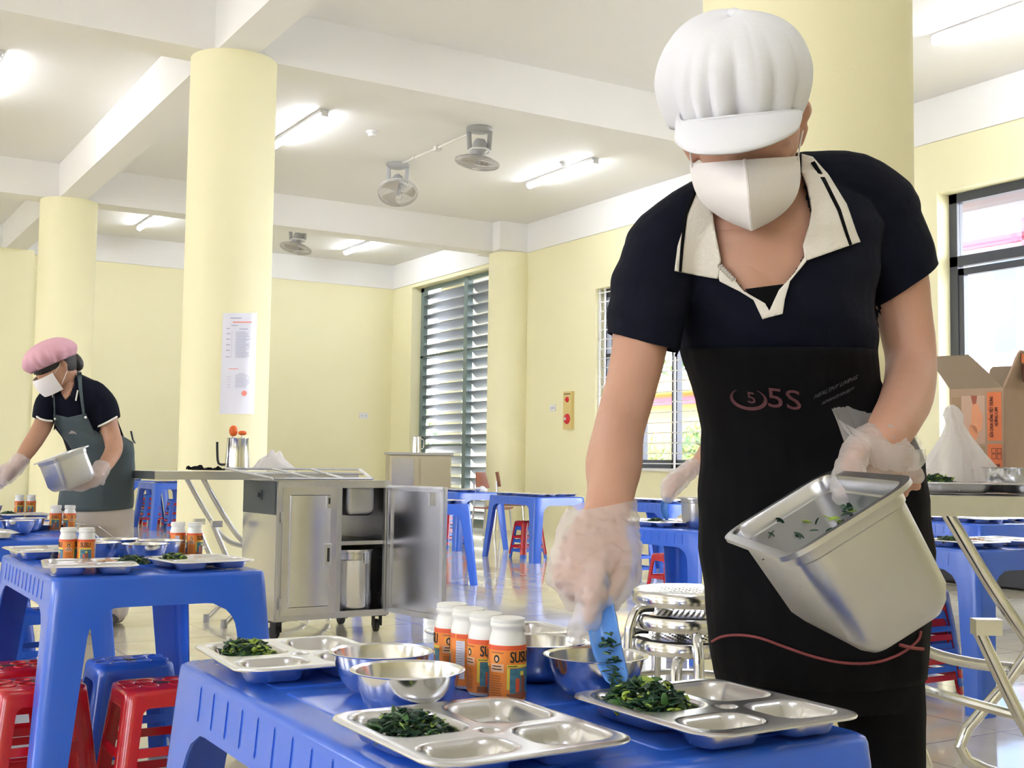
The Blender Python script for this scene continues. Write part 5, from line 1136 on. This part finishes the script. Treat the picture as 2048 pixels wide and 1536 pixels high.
tag(mb.build('chopped_greens', GM, None, merge=False, solid=.0006), 'greens sliding down the blue serving spoon', 'vegetables', kind='stuff')
# ------------------------------------------------------------------ the woman in the pink cap, further back
D2 = 5.70
fx = V(188, 1200, D2); pk = thing('person', 'woman in pink cap and grey apron bending over the left tables with a pan', 'person', (fx.x, fx.y, 0))
m = MB()
m.loft([PR(752, 132, 162, D2-.10, .045), PR(775, 115, 184, D2-.08, .065), PR(800, 98, 215, D2-.05, .10), PR(840, 105, 226, D2-.03, .11), PR(880, 136, 240, D2, .11), PR(920, 148, 252, D2+.03, .11), PR(970, 142, 256, D2+.04, .12), PR(1030, 140, 250, D2+.05, .11)])
caps([(150, 775, D2-.08, .062), (136, 758, D2-.11, .055), (122, 742, D2-.13, .055)])
Mq = Matrix((R, U, -W)).transposed() @ Matrix.Rotation(radians(-48), 3, 'Y') @ Matrix.Rotation(radians(32), 3, 'X') ; Hq = V(110, 733, D2-.14)
def hq(x, y, z): return Hq + Mq @ Vector((x, y, z))
m.ball(Hq, (.075, .095, .095), 24, 16, M=Mq); m.ball(hq(0, -.055, .025), (.060, .062, .062), 20, 14, M=Mq)
m.capsule([hq(0, -.01, .088), hq(0, -.03, .104), hq(0, -.036, .104)], [.008, .011, .012], 10)
for s in (-1, 1): m.capsule([hq(s*.074, -.022, -.008), hq(s*.084, .0, -.016), hq(s*.083, .018, -.014)], [.009, .012, .010], 10)
caps([(118, 795, D2-.08, .055), (95, 812, D2-.10, .052), (88, 845, D2-.14, .044), (72, 875, D2-.19, .042), (60, 893, D2-.22, .040), (45, 915, D2-.25, .034), (30, 935, D2-.28, .026)], up=W)
caps([(30, 935, D2-.28, .028), (16, 944, D2-.29, (.040, .018)), (8, 950, D2-.29, (.038, .016))], up=W)
for f in (((8, 944, D2-.29, .009), (-4, 952, D2-.30, .009), (-6, 962, D2-.30, .008)), ((8, 950, D2-.30, .009), (0, 962, D2-.31, .009), (6, 968, D2-.31, .008)), ((4, 955, D2-.28, .009), (-4, 966, D2-.28, .009), (4, 973, D2-.29, .008)), ((12, 955, D2-.27, .008), (4, 965, D2-.27, .008), (10, 970, D2-.28, .007)), ((20, 938, D2-.32, .011), (14, 952, D2-.33, .010), (8, 963, D2-.33, .009))): caps(f, seg=8)
caps([(190, 795, D2-.06, .058), (208, 815, D2-.06, .054), (216, 850, D2-.07, .046), (224, 875, D2-.08, .043), (228, 898, D2-.12, .041), (214, 925, D2-.22, .036), (196, 947, D2-.30, .027)], up=W)
caps([(196, 947, D2-.30, .028), (180, 958, D2-.33, (.024, .038)), (165, 965, D2-.35, (.018, .040))], up=U)
for f in (((178, 952, D2-.36, .011), (166, 945, D2-.40, .010), (158, 941, D2-.41, .009)), ((165, 960, D2-.38, .009), (148, 966, D2-.40, .009), (134, 970, D2-.40, .008)), ((162, 966, D2-.36, .009), (144, 972, D2-.37, .009), (128, 976, D2-.37, .008)), ((165, 970, D2-.34, .009), (148, 976, D2-.34, .009), (136, 978, D2-.34, .008)), ((170, 972, D2-.32, .008), (156, 978, D2-.32, .008), (146, 979, D2-.32, .007))): caps(f, seg=8)
for sx, dx in ((165, 0), (225, 0)):
    hip = V(sx, 1020, D2+.05); fp = Vector((V(sx, 1240, D2+.05).x, V(sx, 1240, D2+.05).y, .05)); m.capsule([hip, hip.lerp(fp, .5), fp+Vector((0, 0, .03))], [.085, .060, .038], 14); m.capsule([fp+Wh*.05+Vector((0, 0, -.01)), fp-Wh*.14+Vector((0, 0, -.02))], [.034, .028], 12)
body = voxel(m.bm, .0065, 3, .5); body.build('body', SK2, pk, world=True, merge=False, ang=180)
m = MB()
m.loft([PR(748, 138, 160, D2-.08, .05), PR(762, 118, 190, D2-.07, .088), PR(780, 98, 208, D2-.06, .105), PR(805, 90, 222, D2-.045, .12), PR(840, 100, 233, D2-.02, .128), PR(875, 128, 246, D2+.01, .125), PR(910, 140, 256, D2+.04, .125), PR(960, 138, 260, D2+.05, .13), PR(985, 138, 260, D2+.05, .13)])
ecap([(118, 790, D2-.07, .062), (97, 808, D2-.10, .062), (88, 848, D2-.14, .056)]); ecap([(185, 788, D2-.06, .068), (207, 812, D2-.06, .066), (218, 852, D2-.07, .058)])
sh2 = voxel(m.bm, .0075, 3, .5)
for q in (((74, 833), (106, 841), 112), ((197, 853), (234, 833), None)):
    a, b_ = V(*q[0], D2-.1), V(*q[1], D2-.1); n1 = (b_-a).cross(W).normalized(); n1 = n1 if n1.dot(U) < 0 else -n1
    cutplane(sh2, a, n1, (lambda c_: project(c_)[0] < 109 and project(c_)[1] > 815) if q[2] else (lambda c_: project(c_)[0] > 199 and 820 < project(c_)[1] < 885 and (c_-CAM).dot(W) < D2+.02))
t2 = bvh(sh2)
v2 = [(112, 768), (120, 782), (131, 803), (142, 790), (150, 765), (146, 745), (120, 745)]
bmesh.ops.delete(sh2.bm, geom=[f for f in sh2.bm.faces if inside(v2, *project(f.calc_center_median())) and (f.calc_center_median()-CAM).dot(W) < D2-.08], context='FACES')
sh2.build('shirt', NVY, pk, world=True, merge=False, ang=180, solid=.003)
def cloth2(name, poly, off, m_, th=.004, tree=None, step=4): o = drape(poly, tree or t2, off, D2-.15, step).build(name, m_, pk, world=True, ang=180, solid=th, soff=0); return o
cloth2('neckline_skin', [(113, 768), (120, 782), (130, 801), (141, 790), (149, 766), (140, 762)], -.004, SK2)
cloth2('collar', [(150, 748), (157, 760), (156, 785), (150, 802), (143, 792), (149, 770)], .010, NVY); cloth2('stripe', [(154, 780), (157, 781), (153, 802), (150, 801)], .016, CRM, .002, step=2); cloth2('stripe', [(104, 786), (106, 786), (106, 795), (104, 795)], .016, CRM, .002, step=2)
for a_, b2_, dd in (((73, 833), (105, 842), -.14), ((196, 853), (235, 833), -.07)):
    p0, p1 = V(*a_, D2+dd-.045), V(*b2_, D2+dd-.045); m = MB(); m.tube([p0, p0.lerp(p1, .3)-W*.014-U*.004, p0.lerp(p1, .7)-W*.014-U*.004, p1], [(.003, .005)]*4, 6, sub=3); m.build('sleeve_trim', CRM, pk, world=True)
m = MB(); m.loft([PR(838, 112, 190, D2-.06, .085), PR(860, 122, 222, D2-.02, .12), PR(885, 134, 262, D2+.012, .142), PR(905, 140, 267, D2+.035, .145), PR(950, 132, 267, D2+.045, .155), PR(990, 122, 266, D2+.05, .16), PR(1016, 117, 264, D2+.05, .165)], cap=(0, 0)); bmesh.ops.subdivide_edges(m.bm, edges=m.bm.edges, cuts=2, use_grid_fill=True)
bmesh.ops.delete(m.bm, geom=[f for f in m.bm.faces if project(f.calc_center_median())[1] < 872 and (f.calc_center_median()-CAM).dot(W) > D2-.02], context='FACES')
for v_ in m.bm.verts: v_.co += (v_.co-V(195, project(v_.co)[1], D2+.04)).normalized()*(.010*noise.noise(v_.co*9))
a2t = bvh(m); m.build('apron', GRY, pk, world=True, ang=180, solid=.003)
cloth2('apron_bib', [(107, 828), (135, 835), (172, 827), (182, 850), (196, 880), (200, 900), (150, 905), (138, 885), (112, 852), (108, 842)], .012, GRY)
for p in ([(107, 790), (109, 790), (111, 832), (108, 832)], [(154, 742), (163, 744), (164, 772), (170, 828), (165, 829), (157, 775)]): cloth2('apron_strap', p, .016, GRY, step=3)
m = MB(); [m.ball(hit(t2, x, y, .018, D2-.15), (.008, .008, .008), 10, 8) for x, y in ((110, 838),)]; m.build('button', STL, pk, world=True); m = MB(); m.ball(hit(t2, 171, 835, .018, D2-.15), .008, 10, 8); m.build('button', STL, pk, world=True)
cloth2('apron_print', [(138, 866), (143, 861), (150, 864), (156, 870), (162, 874), (157, 877), (146, 875), (139, 871)], .018, mat('apron_pale_print', (.42, .36, .34), .8), step=3); cloth2('apron_print', [(160, 881), (166, 881), (172, 886), (166, 887)], .018, MATS['apron_pale_print'], step=2)
m = MB(); m.tube([hit(a2t, 262, 862, .006, D2), hit(a2t, 266, 880, .01, D2), V(269, 884, D2+.05)], [(.01, .004)]*3, 6); m.build('apron_tie', GRY, pk, world=True)
m = MB(); m.loft([PR(960, 140, 258, D2+.05, .13), PR(1020, 128, 262, D2+.05, .145), PR(1050, 125, 260, D2+.05, .135)])
for sx in (160, 228):
    hip = V(sx, 1030, D2+.05); fp = Vector((V(sx, 1240, D2+.05).x, V(sx, 1240, D2+.05).y, .08)); m.capsule([hip, hip.lerp(fp, .5), fp], [.095, .085, .07], 18)
voxel(m.bm, .010, 3).build('trousers', BEI, pk, world=True, merge=False, ang=180)
for sx in (165, 225):
    fp = V(sx, 1240, D2+.05); fp.z = 0; m = MB(); m.capsule([fp+Wh*.08+Vector((0, 0, .035)), fp+Vector((0, 0, .038)), fp-Wh*.16+Vector((0, 0, .028))], [(.036, .034), (.042, .034), (.038, .027)], 14, up=Vector((0, 0, 1))); m.build('shoe', DRK, pk, world=True)
m = MB(); m.ball(hq(0, .010, -.028), (.080, .088, .080), 24, 16, M=Mq); m.ball(hq(0, -.03, -.092), (.045, .05, .034), 16, 10, M=Mq); m.ball(hq(-.0, .03, .01), (.0785, .075, .088), 20, 14, M=Mq); m.build('hair', HAR, pk, world=True)
m = MB(); rings = []; cq = V(100, 713, D2-.16); Mc2 = Matrix((R, U, -W)).transposed() @ Matrix.Rotation(radians(24), 3, 'Z') @ Matrix.Rotation(radians(8), 3, 'X')
for i in range(17):
    v = i/16; ph = v*radians(118); rr = .124*sin(ph)**.9 if ph < pi/2 else .124*(1-.20*((ph-pi/2)/radians(28))**1.5); z = .078*cos(ph) if ph < pi/2 else -.040*(ph-pi/2)/radians(28)
    rings.append([cq + Mc2 @ Vector((rr*(1+.16*max(0, v-.35)*sin(17*t_+2*sin(3*t_))+.04*noise.noise(Vector((cos(t_)*2, sin(t_)*2, v*3))))*cos(t_)*1.02, z, rr*(1+.16*max(0, v-.35)*sin(17*t_))*sin(t_)*.95)) for t_ in [2*pi*k/72 for k in range(72)]])
m.loft(rings, cap=(0, 0)); m.build('cap', PNK, pk, world=True, ang=180, solid=.003)
m = MB(); m.grid(lambda u, v: hq(.068*sin((u-.5)*2.5)*(1+.05*sin(pi*v)), -.005-.088*v, .012+.088*cos((u-.5)*2.5)+.022*sin(pi*min(1, .25+.6*v))*cos((u-.5)*2.5)), 24, 12)
for v_ in m.bm.verts: v_.co += (v_.co-Hq).normalized()*.004
m.build('face_mask', MSK, pk, world=True, solid=.002, soff=1)
m = MB(); m.tube([hq(.066, -.012, .04), hq(.080, .018, -.012)], .0016, 6); m.tube([hq(.066, -.075, .04), hq(.082, -.03, -.012)], .0016, 6); m.tube([hq(-.066, -.012, .04), hq(-.080, .018, -.012)], .0016, 6); m.build('ear_loop', MSK, pk, world=True)
for s in (-1, 1): m = MB(); m.capsule([hq(s*.045, .018, .082), hq(s*.03, .014, .091), hq(s*.016, .015, .095)], [.0022]*3, 8); m.build('closed_eye', HAR, pk, world=True)
def glove2(blobs, par, vx=.006):
    mb = MB()
    for b_ in blobs: mb.capsule([V(*p[:3]) for p in b_], [p[3] for p in b_], 12, 3, up=W)
    g = voxel(mb.bm, vx, 2, .5)
    for v_ in g.bm.verts: v_.co += v_.normal*(.003+.005*noise.noise(v_.co*40))
    return g.build('glove', GLV, par, world=True, merge=False, ang=180)
glove2([((40, 922, D2-.26, .040), (26, 938, D2-.28, .040), (12, 948, D2-.29, .045), (2, 957, D2-.30, .040), (-2, 968, D2-.30, .022)), ((20, 938, D2-.32, .018), (12, 955, D2-.33, .017), (8, 965, D2-.33, .014))], pk)
glove2([((202, 938, D2-.27, .040), (194, 950, D2-.30, .040), (178, 960, D2-.33, .040), (160, 966, D2-.35, .038)), ((180, 952, D2-.36, .018), (166, 945, D2-.40, .016), (157, 940, D2-.41, .013)), ((160, 966, D2-.37, .022), (140, 973, D2-.38, .018), (126, 976, D2-.38, .012)), ((200, 955, D2-.30, .02), (206, 966, D2-.31, .010))], pk)
Mp2 = (Matrix((R, U, -W)).transposed() @ Matrix.Rotation(radians(19), 3, 'Z') @ Matrix.Rotation(radians(6), 3, 'X') @ Matrix.Rotation(radians(44), 3, 'Y') @ Matrix.Rotation(radians(-90), 3, 'X')).to_4x4(); Mp2.translation = V(122, 909, D2-.48)
t = thing('steel_pan', 'steel food pan held low by the woman in the pink cap', 'pan', Mp2.translation); pan('pan_body', t, .165, .20, .15, .014, Mp2)
# ------------------------------------------------------------------ the person mostly hidden behind the big column
D3 = 5.75
fx = V(1490, 1300, D3); th3 = thing('person', 'person hidden behind the big column, one gloved arm serving with a blue spoon', 'person', (fx.x, fx.y, 0))
m = MB()
m.loft([PR(790, 1440, 1500, D3-.05, .06), PR(815, 1425, 1560, D3-.03, .09), PR(860, 1422, 1575, D3, .11), PR(930, 1430, 1570, D3+.03, .11), PR(1010, 1425, 1575, D3+.05, .12), PR(1060, 1430, 1570, D3+.05, .11)])
caps([(1450, 800, D3-.03, .06), (1425, 785, D3-.08, .055), (1412, 765, D3-.10, .055)])
Mt = Matrix((R, U, -W)).transposed() @ Matrix.Rotation(radians(-40), 3, 'Y') @ Matrix.Rotation(radians(28), 3, 'X'); Ht = V(1418, 742, D3-.10)
m.ball(Ht, (.074, .095, .095), 20, 14, M=Mt); m.ball(Ht+Mt @ Vector((0, -.062, .028)), (.056, .058, .060), 18, 12, M=Mt); m.capsule([Ht+Mt @ Vector((0, -.01, .09)), Ht+Mt @ Vector((0, -.03, .105))], [.009, .012], 8)
for s in (-1, 1): m.ball(Ht+Mt @ Vector((s*.08, 0, -.012)), (.01, .022, .014), 10, 8, M=Mt)
caps([(1440, 830, D3-.02, .055), (1424, 870, D3-.06, .045), (1412, 905, D3-.14, .040), (1392, 930, D3-.24, .035), (1372, 947, D3-.30, .028)], up=W)
caps([(1372, 947, D3-.30, .028), (1352, 962, D3-.34, (.038, .020)), (1340, 972, D3-.36, (.036, .018))], up=W)
for f in (((1340, 968, D3-.37, .010), (1332, 985, D3-.38, .010), (1333, 995, D3-.38, .009)), ((1348, 975, D3-.35, .010), (1338, 990, D3-.36, .010), (1340, 1000, D3-.36, .009)), ((1338, 962, D3-.36, .010), (1329, 975, D3-.36, .010), (1330, 985, D3-.36, .009)), ((1352, 980, D3-.34, .009), (1346, 990, D3-.34, .009), (1346, 996, D3-.34, .008)), ((1356, 965, D3-.38, .011), (1348, 982, D3-.39, .010), (1342, 992, D3-.39, .009))): caps(f, seg=8)
caps([(1560, 830, D3, .055), (1575, 880, D3, .045), (1560, 930, D3-.1, .038), (1500, 960, D3-.25, .028), (1470, 965, D3-.28, (.036, .02))], up=W)
for k_ in range(4): caps([(1472, 958+k_*5, D3-.29, .009), (1455, 962+k_*5, D3-.30, .009), (1444, 966+k_*5, D3-.29, .008)], seg=8)
for sx in (1465, 1535):
    hip = V(sx, 1050, D3+.05); fp = Vector((V(sx, 1300, D3+.05).x, V(sx, 1300, D3+.05).y, .05)); m.capsule([hip, hip.lerp(fp, .5), fp+Vector((0, 0, .03))], [.085, .060, .038], 14); m.capsule([fp+Wh*.05, fp-Wh*.14+Vector((0, 0, -.015))], [.034, .028], 12)
voxel(m.bm, .0075, 3, .5).build('body', SKN, th3, world=True, merge=False, ang=180)
m = MB(); m.loft([PR(785, 1450, 1490, D3-.03, .06), PR(805, 1420, 1570, D3-.02, .10), PR(860, 1412, 1585, D3, .125), PR(940, 1420, 1580, D3+.03, .125), PR(1060, 1415, 1585, D3+.05, .135)]); ecap([(1450, 815, D3-.02, .064), (1432, 850, D3-.04, .056)]); ecap([(1545, 815, D3, .064), (1570, 860, D3, .056)])
voxel(m.bm, .008, 3).build('shirt', mat('pale_shirt', (.75, .72, .72), .85), th3, world=True, merge=False, ang=180)
m = MB(); m.loft([PR(1000, 1418, 1582, D3+.05, .14), PR(1080, 1420, 1580, D3+.05, .135)])
for sx in (1465, 1535): hip = V(sx, 1060, D3+.05); fp = Vector((V(sx, 1300, D3+.05).x, V(sx, 1300, D3+.05).y, .08)); m.capsule([hip, hip.lerp(fp, .5), fp], [.092, .08, .065], 14)
voxel(m.bm, .010, 3).build('trousers', BEI, th3, world=True, merge=False, ang=180)
m = MB(); m.grid(lambda u, v: Ht+Mt @ Vector((.068*sin((u-.5)*2.6)*1.06, -.002-.108*v+.02*v*(2*u-1)**2, .014+.098*cos((u-.5)*2.6)+.016*sin(pi*v))), 20, 12); m.build('face_mask', mat('pink_white_mask', (.80, .68, .70), .8), th3, world=True, solid=.002, soff=1)
m = MB(); m.ball(Ht+Mt @ Vector((0, .025, -.02)), (.085, .085, .092), 20, 14, M=Mt); m.build('hair', HAR, th3, world=True)
glove2([((1385, 935, D3-.26, .042), (1370, 948, D3-.30, .042), (1352, 964, D3-.345, .048), (1342, 975, D3-.37, .048), (1337, 990, D3-.38, .034))], th3)
t = thing('serving_spoon', 'small blue spoon over the tray in front of the far window', 'spoon', V(1332, 1005, D3-.38)); m = MB(); P_, Q_ = smooth_path([V(1338, 975, D3-.37), V(1334, 995, D3-.38), V(1328, 1012, D3-.39), V(1330, 1028, D3-.39), V(1334, 1040, D3-.38)], [.008, .012, .017, .016, .006], 4)
m.grid(lambda u, v: P_[round(v*(len(P_)-1))]+R*((2*u-1)*Q_[round(v*(len(P_)-1))])+W*(.012*(1-(2*u-1)**2)), 6, len(P_)-1); m.build('spoon_body', SPB, t, world=True, solid=.002, soff=0)
bp_ = V(1395, 1030, 5.13); t = thing('steel_pan', 'grey food pan standing on the table beside the small blue spoon', 'pan', (bp_.x, bp_.y, HT)); Mp3 = Matrix.Translation((bp_.x, bp_.y, HT+.131)) @ Matrix.Rotation(-YAW+.12, 4, 'Z'); pan('pan_body', t, .12, .18, .128, .016, Mp3, m_=BST)
